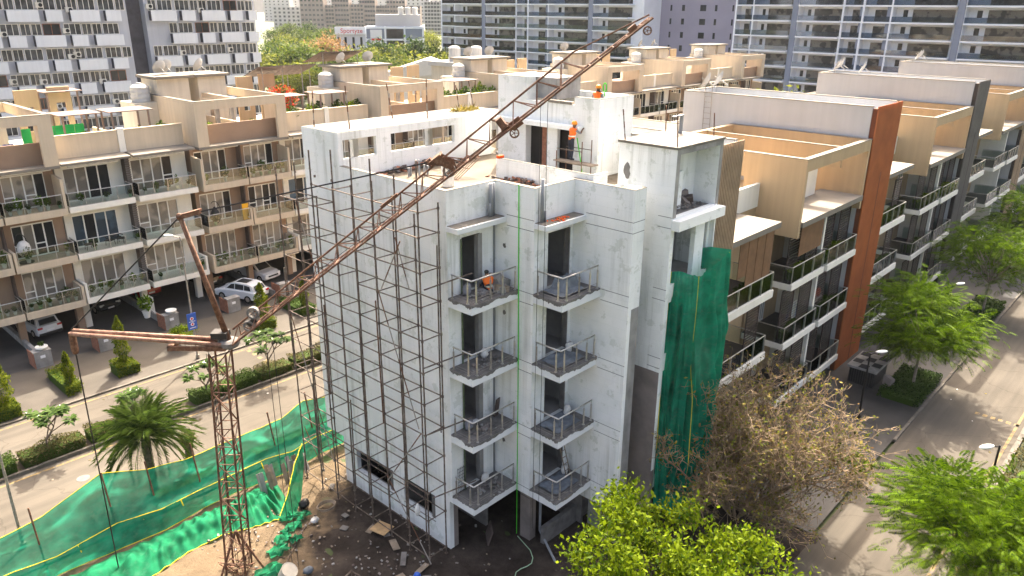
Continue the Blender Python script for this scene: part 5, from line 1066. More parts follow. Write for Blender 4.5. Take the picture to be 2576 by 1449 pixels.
# --- hedges on the median
def hedge(x0,x1,y0,y1,z,h,label,lm,n,name='hedge',size=.09,group='hedges on the median',core='leaf_dark'):
    rg=np.random.default_rng(int(abs(x0*17+y0*5))); c=((x0+x1)/2,(y0+y1)/2,z); t=thing(name,label,'hedge',c,0,group); a,b=(x1-x0)/2,(y1-y0)/2
    MB().box(-a*.96,a*.96,-b*.8,b*.8,0,h*.78).build('inner_box',MT[core],t)  # solid dark box behind the leaves
    P=rg.uniform(-1,1,(n,3)); ax=rg.integers(0,3,n); P[ax==2,2]=rg.uniform(.75,1.05,(ax==2).sum()); s=ax==1; P[s,1]=np.sign(P[s,1])*rg.uniform(.8,1.05,s.sum()); s=ax==0; P[s,2]=rg.uniform(.4,1.1,s.sum()); wob=1+.18*np.sin(P[:,0]*a*2.1+x0)
    P=P*np.array([a,b,h/2])+np.array([0,0,h/2]); P[:,2]*=wob; V,F=leafcloud(P,size,rng=rg); mk('foliage',npmesh('foliage',V,F,MT[lm]),t); return t
hs=[(-16,-11.6,'leaf_hedge'),(-11.4,-8.2,'leaf_dry'),(-8.0,-5.2,'leaf_dry'),(-1.9,-.1,'leaf_hedge'),(.0,2.4,'leaf_hedge'),(2.6,5.0,'leaf_dry'),(5.2,8.0,'leaf_dry'),(8.2,12,'leaf_hedge')]
hl=['green median hedge at the far left edge','dry olive median hedge under the left frangipani','dry median hedge left of the palm trunk','green median hedge just left of the crane mast','green median hedge just right of the crane mast','dry twiggy median hedge under the right frangipani','dry median hedge left of the scaffold','green median hedge behind the scaffold']
for (a,b,lm),l in zip(hs,hl): hedge(a,b,21.05,22.3,.1,.72,l,lm,int(1100*(b-a)))
hedge(4,44,-24,-17.4,0,.55,'wide clipped olive hedge beyond the right road','leaf_dry',16000,size=.16,group=None)
hedge(28.9,34.2,-11.6,-9.2,.07,.5,'dark clipped hedge plot round the right street tree','leaf_dark',6000,size=.12,group=None); hedge(44,53,-11.6,-9.4,.07,.5,'dark hedge plot under the farther right tree','leaf_dark',3500,size=.16,group=None)
hedge(-8,4,13.2,14.0,0,.35,'low dry verge growth behind the net fence','leaf_dry',2600,group=None)
# --- ashoka columns in the pavement
def ashoka(loc,h,r,label,seed,base=True):
    rg=np.random.default_rng(seed); t=thing('ashoka_tree',label,'tree',loc,0,'columnar trees on the driveway pavement'); n=int(2600*h/3.2); z=rg.random(n)**.85*h; w_=r*np.clip(np.minimum(1,(1-z/h)*2.2)**.7*(.55+.45*np.minimum(1,z/h*3))*(1+.2*np.sin(z*7+rg.normal(size=n)*.3)),.08,None); a=rg.uniform(0,6.28,n); q=rg.uniform(.55,1.0,n)
    P=np.stack([np.cos(a)*w_*q,np.sin(a)*w_*q,z+.45],1); V,F=leafcloud(P,.15,droop=1.6,rng=rg,aspect=2.6); mk('crown',npmesh('crown',V,F,MT['leaf_ashoka']),t); MB().tube((0,0,0),(0,0,h*.9),.05,6,r2=.02).build('trunk',MT['trunk'],t)
al=['columnar ashoka tree at the left picture edge','smaller columnar ashoka tree, second from the left','tall columnar ashoka tree above the date palm','columnar ashoka tree partly behind the crane boom','columnar ashoka tree left of the white building edge']
for i,(x,y,h,r) in enumerate(((-10.3,28.3,3.4,.62),(-6.4,28.9,2.3,.36),(-2.9,29.2,3.6,.48),(7.5,29.3,3.2,.55),(11.4,29.6,2.6,.4))):
    ashoka((x,y,.1),h,r,al[i],30+i); l=['clipped round hedge under the leftmost ashoka tree','clipped hedge bed running from the second ashoka tree','clipped hedge ring under the tall ashoka tree','clipped hedge under the ashoka tree behind the boom','clipped hedge bed left of the scaffold'][i]
    hedge(x-.75 if i!=1 else x-.5,x+.75 if i!=1 else x+.5,y-.75,y+.75 if i not in(1,4) else y+3.2,.08,.75,l,'leaf_ashoka' if i!=4 else 'leaf_hedge',2600,group='hedge beds on the driveway pavement',size=.1)
broad_tree('lime_shrub','bright lime shrub behind the blue street sign',(1.7,30.2,.1),1.7,1.0,1500,.14,MT['leaf_lime'],seed=44,clumps=12,cat='shrub')
# --- background trees: a few prototypes copied
protos=[]; used=set()
for i,(lm,h,r) in enumerate((('leaf_far',14,7),('leaf_yellowgreen',12.5,6.5),('leaf_dark',14,6.5),('leaf_gold',17,8),('leaf_far',11,6))):
    protos.append(broad_tree('park_tree','',(0,0,0),h,r,3000,.8,MT[lm],seed=60+i,clumps=30,flat=.8,spread=.42,group='trees in the park beyond the row houses'))
r5=random.Random(17); spots=[(812,235,3)]
for d,n,st in ((185,17,26),(225,17,26),(270,16,27),(330,15,28),(400,13,32)):
    for j in range(n):
        u=678+j*st+r5.uniform(-8,8); k=r5.choice((0,0,1,2,4,1))
        if u<1125 and not (d<300 and 905<u<1065 and d>235) and not(abs(u-812)<45 and d<235 and d>200): spots.append((u,d+r5.uniform(-14,14),k))
words=['first','second','third','fourth','fifth','sixth','seventh','eighth','ninth','tenth','eleventh','twelfth','thirteenth','fourteenth','fifteenth','sixteenth','seventeenth','eighteenth','nineteenth','twentieth','twenty-first','twenty-second','twenty-third','twenty-fourth','twenty-fifth','twenty-sixth','twenty-seventh','twenty-eighth','twenty-ninth','thirtieth']
rows={}
for i,(u,d,k) in enumerate(spots): rows.setdefault(min(range(5),key=lambda q:abs((185,225,270,330,400)[q]-d)),[]).append(i)
rank={i:(q,sorted(v,key=lambda j:spots[j][0]).index(i)) for q,v in rows.items() for i in v}
for i,(u,d,k) in enumerate(spots):
    if k in used: o=copy_tree(protos[k])
    else: o=protos[k]; used.add(k)
    p=FP(u,d); s=random.uniform(.85,1.12); o.location=p; o.rotation_euler=(0,0,random.uniform(0,6)); o.scale=(s,s,s)
    kind=['mid-green','yellow-green','dark green','dry golden','small mid-green'][k]; q,rk=rank[i]
    o['label']='%s park tree, %s from the left in the %s tree row'%(kind,words[rk],['nearest','second','middle','fourth','farthest'][q]) if k!=3 else 'big dry golden-orange tree among the far green park trees'
broad_tree('street_tree','olive tree at the far end of the right rear street',(92,28,0),13,6.5,3200,.6,MT['leaf_yellowgreen'],seed=71,clumps=30)
# ================================================================ people
def person(label,loc,rotz,J,helmet=None,shirt='vest_orange',pants='cloth_dark',vest=True,scarf=False,extra=None):
    "J: joint name -> position; body grown from a joint skeleton with the Skin modifier"
    t=thing('person',label,'person',loc,rotz); names=['pelvis','chest','neck','head','crown','shL','elL','wrL','haL','shR','elR','wrR','haR','hpL','knL','anL','toL','hpR','knR','anR','toR']
    E_=[('pelvis','chest'),('chest','neck'),('neck','head'),('head','crown'),('chest','shL'),('shL','elL'),('elL','wrL'),('wrL','haL'),('chest','shR'),('shR','elR'),('elR','wrR'),('wrR','haR'),('pelvis','hpL'),('hpL','knL'),('knL','anL'),('anL','toL'),('pelvis','hpR'),('hpR','knR'),('knR','anR'),('anR','toR')]
    R={'pelvis':.135,'chest':.15,'neck':.055,'head':.095,'crown':.08,'sh':.075,'el':.05,'wr':.034,'ha':.035,'hp':.10,'kn':.065,'an':.045,'to':.045}
    me=bpy.data.meshes.new('body'); me.from_pydata([J[n] for n in names],[(names.index(a),names.index(b)) for a,b in E_],[]); o=bpy.data.objects.new('body',me); COL.objects.link(o)
    md=o.modifiers.new('skin','SKIN'); 
    for i,n in enumerate(names): r=R.get(n,R.get(n[:2],.05)); sv=me.skin_vertices[0].data[i]; sv.radius=(r,r*(.8 if n in('chest','pelvis') else 1)); sv.use_root=(n=='pelvis')
    o.modifiers.new('sub','SUBSURF').levels=2; o.modifiers['sub'].render_levels=2
    dg=bpy.context.evaluated_depsgraph_get(); m2=bpy.data.meshes.new_from_object(o.evaluated_get(dg)); bpy.data.objects.remove(o)
    m2.materials.clear(); [m2.materials.append(MT[k]) for k in (shirt if not vest else 'cloth_grey',pants,'skin')]
    def seg(p,a,b): ab=b-a; u=max(0,min(1,(p-a).dot(ab)/ab.length_squared)); return (p-a-ab*u).length
    JV={k:Vector(v) for k,v in J.items()}; tors=[]
    for f in m2.polygons:
        f.use_smooth=True; c=f.center; best=min(E_,key=lambda e:seg(c,JV[e[0]],JV[e[1]])); b=best[1]
        f.material_index=1 if b[:2] in('hp','kn','an','to') else 2 if b in('neck','head','crown','haL','haR','wrL','wrR') else 0
        if best in(('pelvis','chest'),('chest','neck'),('chest','shL'),('chest','shR')): tors.append(f)
    mk('body',m2,t)
    if vest:
        vb=MB()
        for f in tors: vb.quad(*[tuple(m2.vertices[i].co+m2.vertices[i].normal*.022) for i in f.vertices])
        vb.build('vest',MT[shirt],t,smooth=True)
        ch,pe=JV['chest'],JV['pelvis']; mid=ch.lerp(pe,.5); MB().lathe([(.165,-.03),(.168,.03)],12,tuple(mid),capb=False).build('reflective_band',MT['reflective'],t)
    hd=JV['head']; cr=JV['crown']; fd=Vector(J.get('face',(0,-1,0))).normalized(); sd=fd.cross(Vector((0,0,1)))
    f=MB().ball(hd+fd*.10+Vector((0,0,.0)),.016,.02,.025,6,4); f.build('nose',MT['skin'],t)
    f=MB(); [f.ball(hd+fd*.088+sd*s*.035+Vector((0,0,.03)),.012,n=6,m=4) for s in(-1,1)]; f.build('eyes',MT['cloth_dark'],t)
    if helmet:
        m=MB(); m.lathe([(.165,0),(.135,.01),(.132,.05),(.118,.10),(.08,.14),(.02,.155)],14,tuple(cr-Vector((0,0,.045)))); m.build('helmet',MT[helmet],t,smooth=True)
    else: MB().ball(tuple(cr+Vector((0,0,-.01))-fd*.01),.102,.102,.085).build('hair',MT['black_line'],t,smooth=True)
    if scarf: MB().lathe([(.10,-.05),(.115,.0),(.09,.06)],10,tuple(JV['neck']+fd*.03),capb=False).build('scarf',MT['cloth_dark'],t,smooth=True); MB().ball(tuple(hd+fd*.045-Vector((0,0,.05))),.085,.085,.06).build('face_cloth',MT['cloth_white'],t,smooth=True)
    for s,w_ in ((1,'L'),(-1,'R')):
        h0=JV['ha'+w_]; d=(h0-JV['wr'+w_]).normalized(); q=d.cross(Vector((0,0,1)) if abs(d.z)<.9 else Vector((1,0,0))).normalized(); m=MB()
        for k in range(4): b=h0+q*(k-1.5)*.017; l=(.07,.08,.075,.058)[k]; e=b+d*l*.6; m.tube(b,e,.008,5); m.tube(e,e+(d*.8-Vector((0,0,.5))).normalized()*l*.4,.0075,5)
        m.tube(h0-d*.03+q*.03,h0+q*.055+d*.02,.009,5); m.build('fingers',MT['skin'],t)
    return t
def stand(lean=0,armL=None,armR=None,face=(0,-1,0)):
    J=dict(pelvis=(0,0,.92),chest=(0,-lean*.4,1.28),neck=(0,-lean*.55,1.46),head=(0,-lean*.62-.02,1.57),crown=(0,-lean*.65,1.66),shL=(.19,-lean*.45,1.38),shR=(-.19,-lean*.45,1.38),elL=(.25,-.05-lean*.5,1.12),elR=(-.25,-.05-lean*.5,1.12),wrL=(.23,-.2-lean*.5,.92),wrR=(-.23,-.2-lean*.5,.92),haL=(.22,-.25-lean*.5,.86),haR=(-.22,-.25-lean*.5,.86),hpL=(.1,0,.86),hpR=(-.1,0,.86),knL=(.11,-.03,.48),knR=(-.11,-.02,.48),anL=(.11,.02,.09),anR=(-.11,.02,.09),toL=(.12,-.13,.04),toR=(-.12,-.13,.04),face=face)
    if armL: J.update(elL=armL[0],wrL=armL[1],haL=armL[2])
    if armR: J.update(elR=armR[0],wrR=armR[1],haR=armR[2])
    return J
J=stand(.1,armL=((.36,-.18,1.18),(.42,-.38,1.30),(.43,-.44,1.34)))
person('worker in orange vest and orange helmet standing on the stair-head roof',(9.05,-.5,18.5),math.radians(95),J,'helmet_orange',scarf=True)
rp=[(9.0+0,-.93,19.8)]+[(9.0+.12*math.cos(a)*.3,-.93+.13*math.cos(a)*.9,20.17+.2*math.sin(a)) for a in np.arange(-1.57,4.8,.4)]
MB().path(rp,.025,6).build('rope_loop',MT['rope_green'],None,label='loop of bright green rope held up by the roof worker',cat='rope')
J=stand(.25,armL=((.22,-.35,1.25),(.2,-.5,1.45),(.2,-.55,1.5)),armR=((-.22,-.35,1.2),(-.15,-.5,1.35),(-.14,-.55,1.4)))
person('worker in orange vest on the small platform before the stair-head door',(7.95,.05,16.95),math.radians(75),J,'helmet_orange')
J=dict(pelvis=(0,0,.14),chest=(0,-.18,.46),neck=(0,-.28,.62),head=(0,-.36,.72),crown=(0,-.38,.81),shL=(.18,-.2,.56),shR=(-.18,-.2,.56),elL=(.26,-.36,.36),elR=(-.26,-.36,.36),wrL=(.16,-.52,.24),wrR=(-.16,-.52,.24),haL=(.13,-.57,.2),haR=(-.13,-.57,.2),hpL=(.1,-.03,.12),hpR=(-.1,-.03,.12),knL=(.22,-.38,.34),knR=(-.2,-.42,.30),anL=(.16,-.62,.07),anR=(-.16,-.66,.07),toL=(.17,-.76,.04),toR=(-.17,-.8,.04),face=(0,-1,-.5))
person('worker in orange vest sitting bent over on the top left balcony',(1.55,-1.0,12.47),math.radians(150),J,None)
person('worker in white shirt and blue helmet walking below the scaffold, bottom edge',(-3.42,-1.75,-.0),math.radians(160),stand(.12),'helmet_blue',shirt='cloth_white',vest=False)
# rooftop worker platform
t=thing('work_trestle','small pipe trestle with plank outside the stair-head door','trestle',(7.9,0,16.19))
for x in (-.35,.35):
    for y in (-.9,.55): MB().tube((x,y,0),(x,y,1.75 if y<0 else 1.2),.025,6).build('leg',MT['rust'],t)
for z in (.7,1.3): MB().tube((-.35,-.9,z),(-.35,.55,z),.02,5).tube((.35,-.9,z),(.35,.55,z),.02,5).build('rail',MT['scaf'],t)
piece('plank',t,-.4,.1,-1.5,.7,.72,.77,MT['wood'])
# ================================================================ street furniture
def lamp(loc,h,label,head,rot=0,arm=1.0,m='black_metal',flat=True):
    t=thing('street_lamp',label,'street lamp',loc,rot); MB().tube((0,0,0),(0,0,h*.5),.075,8,r2=.06).tube((0,0,h*.5),(0,0,h),.055,8,r2=.045).lathe([(.13,0),(.13,.25)],8).build('pole',MT[m],t); MB().tube((0,0,h-.1),(arm,0,h+.05),.03,6).build('arm',MT[m],t)
    MB().ball((arm+.25,0,h+.05),.42,.16,.08).build('lamp_head',MT['pot_white'],t,smooth=True); return t
lamp((-13.4,14.4,0),8.2,'dark street lamp post at the left picture edge','x',2.5,.8,'dull_steel'); lamp((1.45,27.75,.1),8.9,'slim street lamp post carrying the blue sign','x',2.2,.6,'dull_steel')
lamp((25.1,-9.4,.07),4.4,'short black street lamp on the right pavement beside the brown bush','x',-.6,.5); lamp((41.6,-9.6,.07),4.4,'short street lamp farther up the right pavement','x',-.5,.5); lamp((17.0,-17.6,0),5.4,'street lamp with grey head rising through the feathery tree, bottom right','x',2.6,.5)
t=thing('street_sign','blue sign board with two white emblems on the slim lamp post','sign',(1.35,27.6,0)); b=piece('board',t,-.32,.32,-.03,.0,2.35,3.55,MT['sign_blue'])
for z in (3.15,2.75): 
    m=MB(); pts=[(.13*math.cos(a),-.036,z+.13*math.sin(a)) for a in np.arange(0,6.28,.4)]; m.quad(*pts); m.build('emblem',MT['sign_white'],t); piece('emblem_bar',t,-.06,.06,-.045,-.038,z-.07,z+.07,MT['sign_red'])
for z in (2.93,2.47): piece('text_line',t,-.22,.22,-.037,-.032,z,z+.04,MT['sign_white'])
# ================================================================ pots and plants on balconies and terraces
PL=[]
def plantmesh(seed,r,h,n,lm,size=.12):
    rg=np.random.default_rng(seed); P=ell(n,(0,0,h),(r,r,h*.8),rg,.3); P[:,2]=np.maximum(P[:,2],.02); V,F=leafcloud(P,size,rng=rg); return npmesh('foliage',V,F,MT[lm])
PLM=[plantmesh(1,.2,.25,120,'leaf_hedge'),plantmesh(2,.28,.4,180,'leaf_fern',.14),plantmesh(3,.16,.45,120,'leaf_lime'),plantmesh(4,.35,.5,260,'leaf_hedge',.15)]
POT=[MB().lathe([(.10,0),(.15,.25),(.165,.28),(.13,.27)],10).mesh('pot',MT[m]) for m in ('pot_white','pot_green','terracotta')]
def pot(x,y,z,k,p,s,label,group):
    t=thing('potted_plant',label,'potted plant',(x,y,z),random.uniform(0,6),group); t.scale=(s,s,s); mk('pot',POT[p],t); mk('foliage',PLM[k],t,(0,0,.22)); return t
floors=['first','second','third']
rp_=random.Random(9)
for hx,hw,nm in ((-1.95,4.6,'left white flat'),(2.95,4.5,'right white flat'),(-10.0+.0,3.9,'far left beige house'),(-6.0,3.9,'beige house at the left edge'),(8.0,3.9,'beige flat left of the scaffold'),(12.05,3.9,'beige flat beside the scaffold')):
    for i,f in enumerate(LF):
        n=rp_.choice((3,4,5,6)) if i!=1 else rp_.choice((0,2,3))
        for k in range(n):
            pot(hx+.4+(hw-.9)*(k+.3*rp_.random())/max(1,n-1) if n>1 else hx+1,YL+.35+rp_.random()*.15,f+.01,rp_.randrange(4),rp_.choice((0,0,0,1)),rp_.uniform(.8,1.25),'%s pot from left by the %s-floor railing of the %s'%(words[k],floors[i],nm),'pots on the %s-floor balcony of the %s'%(floors[i],nm))
# hanging egg chair, stools, chairs, panel
t=thing('hanging_chair','white egg-shaped hanging chair on the left second-floor balcony','hanging chair',(-5.1,YL+.75,6.35)); MB().ball((0,0,1.0),.45,.42,.6).build('basket',MT['cloth_white'],t,smooth=True); MB().path([(.4*math.cos(a)-.1,.0,1.2+.9*math.sin(a)) for a in np.arange(-1.2,3.3,.35)],.03,6).build('stand',MT['black_metal'],t); MB().lathe([(.5,0),(.5,.04)],14,(0,0,0)).build('base_ring',MT['black_metal'],t)
t=thing('hanging_chair','dark hanging chair on the second-floor balcony of the beige house','hanging chair',(9.0,YL+.7,6.35)); MB().lathe([(.05,1.5),(.3,1.1),(.45,.6),(.3,.35),(.05,.3)],12).build('basket',MT['black_metal'],t); MB().path([(.5*math.cos(a),.0,1.0+.95*math.sin(a)) for a in np.arange(-1.4,2.4,.35)],.03,6).build('stand',MT['black_metal'],t)
for i in range(5):
    t=thing('bar_stool','pale metal bar stool, %s from the left, behind the first-floor glass of the white house'%words[i],'stool',(-1.1+i*.75,YL+.6,2.92),0,'bar stools on the white balcony'); piece('seat',t,-.16,.16,-.16,.16,.72,.76,MT['cream'])
    for a in (-1,1):
        for b in (-1,1): MB().tube((a*.2,b*.2,0),(a*.13,b*.13,.72),.02,5).build('leg',MT['cream'],t)
for i,x in enumerate((-.9,.6,1.4)):
    t=thing('wicker_chair',['dark wicker chair at the left of the second-floor white balcony','dark wicker chair in the middle of the second-floor white balcony','dark wicker chair at the right end of the second-floor white balcony'][i],'chair',(x,YL+.8,6.37),.5*i); MB().box(-.28,.28,-.25,.25,.36,.42).build('seat',MT['black_metal'],t); MB().path([(.3*math.cos(a),.28*math.sin(a),.62+.1*math.sin(a)) for a in np.arange(-.4,3.6,.3)],.04,6).build('backrest',MT['black_metal'],t)
    for a in (-1,1):
        for b in (-1,1): MB().tube((a*.24,b*.22,0),(a*.2,b*.2,.38),.02,5).build('leg',MT['black_metal'],t)
piece('privacy_panel',None,11.2,11.75,YL+.25,YL+.32,6.36,7.75,MT['yellow_panel'],label='yellow upright panel on the second-floor beige balcony',cat='panel')
# grass mats and planters on the right balconies
for i,(x0,x1,z,l) in enumerate(((21.6,25.4,8.9,'green planting along the upper left balcony of the first street house'),(26.2,30.2,8.95,'green planting along the upper right balcony of the first street house'),(21.6,25.4,5.2,'green planting along the middle left balcony of the first street house'),(26.2,30.2,5.25,'green planting along the middle right balcony of the first street house'),(13.6,18.2,9.3,'dark shrubs on the recessed upper balcony beside the brown slats'),(35.6,40,9.3,'leafy shrubs on the recessed upper balcony beside the orange wall'),(35.6,40,5.6,'leafy shrubs on the recessed middle balcony beside the orange wall'),(45,49,8.9,'pale green planting on the upper balcony of the second street house'),(50,54,8.95,'bright green planting at the grey-wall end of the upper balcony'),(45,49,5.2,'green planting on the middle balcony of the second street house'))):
    hedge(x0,x1,YR+.2,YR+.75,z,.65,l,'leaf_lime' if i in(0,1,7,8) else 'leaf_hedge',int(420*(x1-x0)),name='balcony_planter',group='balcony planters on the right street',size=.13)
# terrace pergolas, laundry, green sheets, flowers
def pergola(x,y,z,w_,d_,h,label):
    t=thing('pergola',label,'pergola',(x,y,z),0,'pergolas on the left roof terraces')
    for a in (0,w_):
        for b in (0,d_): piece('post',t,a-.06,a+.06,b-.06,b+.06,0,h,MT['pergola_roof'])
    for k in range(8): piece('roof_plank',t,-.3,w_+.3,-.3+k*(d_+.6)/8,-.3+(k+.93)*(d_+.6)/8,h,h+.07,MT['pergola_roof'])
pg=['pinkish slatted pergola at the left of the near white roof terrace','pinkish slatted pergola at the right of the near white roof terrace','rear slatted pergola on the near white roof terrace','slatted pergola beside the red bougainvillea','second slatted pergola on the bougainvillea terrace','slatted pergola on the terrace behind the marker rods','farther slatted pergola behind the marker rods']
for i,(x,y,z,w_,d_) in enumerate(((-.4,40.3,13.1,2.3,2.0),(2.9,40.0,13.1,2.7,2.0),(.4,45.5,14.3,2.2,2.0),(17.2,40.4,13.1,2.4,2.0),(21.4,40.2,13.1,2.6,2.0),(39.0,41,13.1,3.2,2.2),(36.0,42,13.1,2.0,2.0))): pergola(x,y,z,w_,d_,2.75,pg[i])
rg=np.random.default_rng(77)
t=thing('bougainvillea','red and orange flowering bougainvillea on the roof terrace','flowering shrub',(19.2,43.2,13.1)); V,F=leafcloud(ell(1500,(0,0,2.3),(1.7,.9,1.3),rg,.3),.2,rng=rg); mk('flowers',npmesh('flowers',V,F,[MT['flower_red'],MT['leaf_tan'],MT['cushion'],MT['leaf_hedge']],mi=rg.choice([0,0,2,1,3],1500)),t); MB().tube((0,0,0),(0,0,1.8),.05,6).build('stem',MT['trunk'],t)
t=thing('green_screen','bright green plastic sheet screen on the left roof terrace','screen',(-1.2,42,13.1))
for k in range(4): piece('sheet',t,k*.68,k*.68+.66,0,.02,.3,1.9,MT['green_sheet'])
t=thing('green_screen','narrow bright green plastic sheet behind the left roof frame','screen',(-3.0,41,13.1)); piece('sheet',t,0,.6,0,.02,.1,2.0,MT['green_sheet'])
lm=[('laundry_yellow','yellow'),('apt_panel','pale blue'),('laundry_blue','dark blue'),('laundry_pink','pink'),('laundry_olive','olive green'),('cloth_white','white')]
for i,(m_,c_) in enumerate(lm):
    x=-6.3+i*.75 if i<3 else -.2+(i-3)*1.0; y=38.9 if i<3 else 39.9; mb=MB(); n=6
    for a in range(n):
        for b in range(4): f=lambda p,q:(p*.65/n,.05*math.sin(p*1.7+q),-q*.18); mb.quad(f(a,b),f(a+1,b),f(a+1,b+1),f(a,b+1))
    mb.build('laundry',MT[m_],None,(x,y,14.5),label='%s cloth drying on a line on the left roof terrace'%c_,cat='laundry')
for i in range(26):
    x,y=[(.3+i*.31,39.1+.4*(i%3)),][0] if i<20 else (9+(i-20)*1.0,39.4); pot(x,y,13.2,i%4,2 if i%3 else 0,rp_.uniform(.9,1.7),'%s potted plant from the left on the near roof terrace behind the parapet'%words[i],'pots on the near roof terrace')
for i in range(30): x=16.2+i*.33; pot(x,39.2+(i*7%5)*.5,13.2,(i*3)%4,2,rp_.uniform(1.1,2.0),'%s potted plant from the left on the bougainvillea roof terrace'%words[i],'pots on the bougainvillea terrace')
for i in range(24): x=34.5+i*.4; pot(x,39.4+(i*7%5)*.5,13.2,(i*3)%4,2,rp_.uniform(1.2,2.4),'%s potted plant from the left on the terrace behind the marker rods'%words[i],'pots on the terrace behind the rods')
bowl(-6.3,34.25,1.25,.4,'white bowl planter on the far left gate pier',lambda t:mk('foliage',PLM[0],t,(0,0,.2))); bowl(2.75,34.45,1.25,.42,'empty white bowl planter on the gate pier left of the blue sign')
pot(1.6,36.2,.7,1,0,2.0,'big green plant in a white pot beside the white column',None)
# ================================================================ rods, debris and stored material
rl=['striped rod at the near left corner of the white roof canopy','second striped rod near the left end of the white roof canopy','striped rod leaning near the middle of the roof canopy','brown striped rod standing in the middle of the roof canopy','striped rod leaning near the far end of the roof canopy','striped rod with rope near the far end of the roof canopy','rusty rod on the front edge of the right block roof','rusty rod at the back corner of the right block roof','striped rod leaning at the left corner of the right block','thin rod behind the right block roof']
for i,(x,y,z,h,l) in enumerate(((.3,8.9,18.3,1.6,(.05,0)),(1.1,7.3,18.3,1.9,(-.1,0)),(4.6,8.6,18.3,1.7,(-.25,.05)),(5.8,7.4,18.3,1.9,(0,0)),(9.3,8.8,18.3,1.3,(-.25,0)),(10.2,8.6,18.3,1.5,(-.3,.1)),(7.1,-5.95,18.4,1.2,(0,.1)),(10.6,-5.6,18.4,.95,(.05,.1)),(7.05,-3.5,18.4,1.2,(.1,.25)),(10.3,-3.4,18.4,1.1,(-.1,0)))): rod(x,y,z,h,l,rl[i],i<6 or i==8)
MB().box(-.06,.06,-.06,.06,0,.75).box(-.7,.08,-.08,.08,.75,.79).build('vent_stub',MT['grey_pipe'],None,(10.2,-4.2,18.4),label='grey pipe stub with flat cap on the right block roof',cat='pipe')
V,F=leafcloud(ell(140,(0,0,.05),(.9,.35,.08)),.5,aspect=9,normbias=(0,0,.2)); mk('straw_heap',npmesh('straw_heap',V,F,MT['leaf_tan']),None,(9.2,8.3,18.34),label='heap of straw-coloured fibre on the roof canopy',cat='heap')
t=thing('cane_ladder','slatted metal ladder frame lying propped on the roof deck','ladder',(5.2,3.0,16.19))
for k in range(7): MB().tube((-1.5,.05+k*.14,.05),(-.1,.05+k*.14,.85),.02,5).build('bar',MT['rust'],t)
for s in (0,.5,1): MB().tube((-1.5+1.4*s,0,.05+.8*s),(-1.5+1.4*s,.95,.05+.8*s),.022,5).build('cross_bar',MT['rust'],t)
MB().box(-.16,.16,-.09,.09,0,.12).build('orange_brick',MT['cushion'],None,(5.56,2.2,17.08),label='orange block on the end of the roof partition',cat='block')
MB().lathe([(.26,0),(.3,.85),(.31,.9),(.27,.88)],12).build('plastic_drum',MT['cloth_white'],None,(2.7,2.6,16.19),label='pale round drum on the roof deck under the boom',cat='drum')
t=thing('pipe_stubs','cluster of grey pipe stubs rising from the roof deck','pipes',(3.3,5.0,16.19))
for i in range(6): x,y=random.uniform(-.9,.9),random.uniform(-.3,.5); MB().tube((x,y,0),(x,y,random.uniform(.35,.8)),.05,8).build('pipe',MT['grey_pipe'],t)
def rubble(name,label,loc,n,rx,ry,h,ms,size=.16,seed=1,kind=None):
    r=random.Random(seed); t=thing(name,label,'rubble',loc)
    for i in range(n):
        x,y=r.gauss(0,rx*.5),r.gauss(0,ry*.5); z=max(0,h*(1-(x/rx)**2-(y/ry)**2))*r.random(); s=size*r.uniform(.5,1.4); piece('chunk',t,x-s/2,x+s/2,y-s*.35,y+s*.35,z,z+s*.4,MT[r.choice(ms)],rot=(r.uniform(-.5,.5),r.uniform(-.5,.5),r.uniform(0,3)))
rubble('rubble_heap','heap of broken tiles and rubble on the right block ledge',(8.9,-5.2,15.5),90,1.3,.45,.22,('grey_concrete','raw_plaster','dark_concrete'),.13,2)
rubble('rubble_heap','broken concrete blocks standing in the right block loggia',(9.4,-4.9,15.6),14,.6,.3,.4,('white_trim','raw_plaster','dark_fin'),.4,3)
rubble('rubble_line','dark brick rubble along the roof screen wall',(4.8,6.45,16.19),110,3.2,.18,.25,('dark_fin','brick_red','dark_concrete'),.2,4)
rubble('rubble_line','red-brown rubble along the foot of the roof partition',(5.3,.6,16.19),60,.12,1.3,.18,('brick_red','dark_fin'),.16,5)
rubble('rubble_heap','orange brick dust and chips on the right sunshade slab',(3.9,-2.7,15.47),50,.45,.18,.06,('terracotta','cushion'),.08,6)
rubble('rubble_scatter','scattered stones and chips on the dark site ground',(-3.5,1.5,.02),280,5.5,5.5,.02,('grey_concrete','raw_plaster','wood','dark_concrete','dark_fin'),.10,7)
rubble('rubble_scatter','scattered chips and offcuts on the bright sand by the crane',(-6.0,7.0,.05),70,3,1.8,.05,('raw_plaster','wood','grey_concrete'),.10,8)
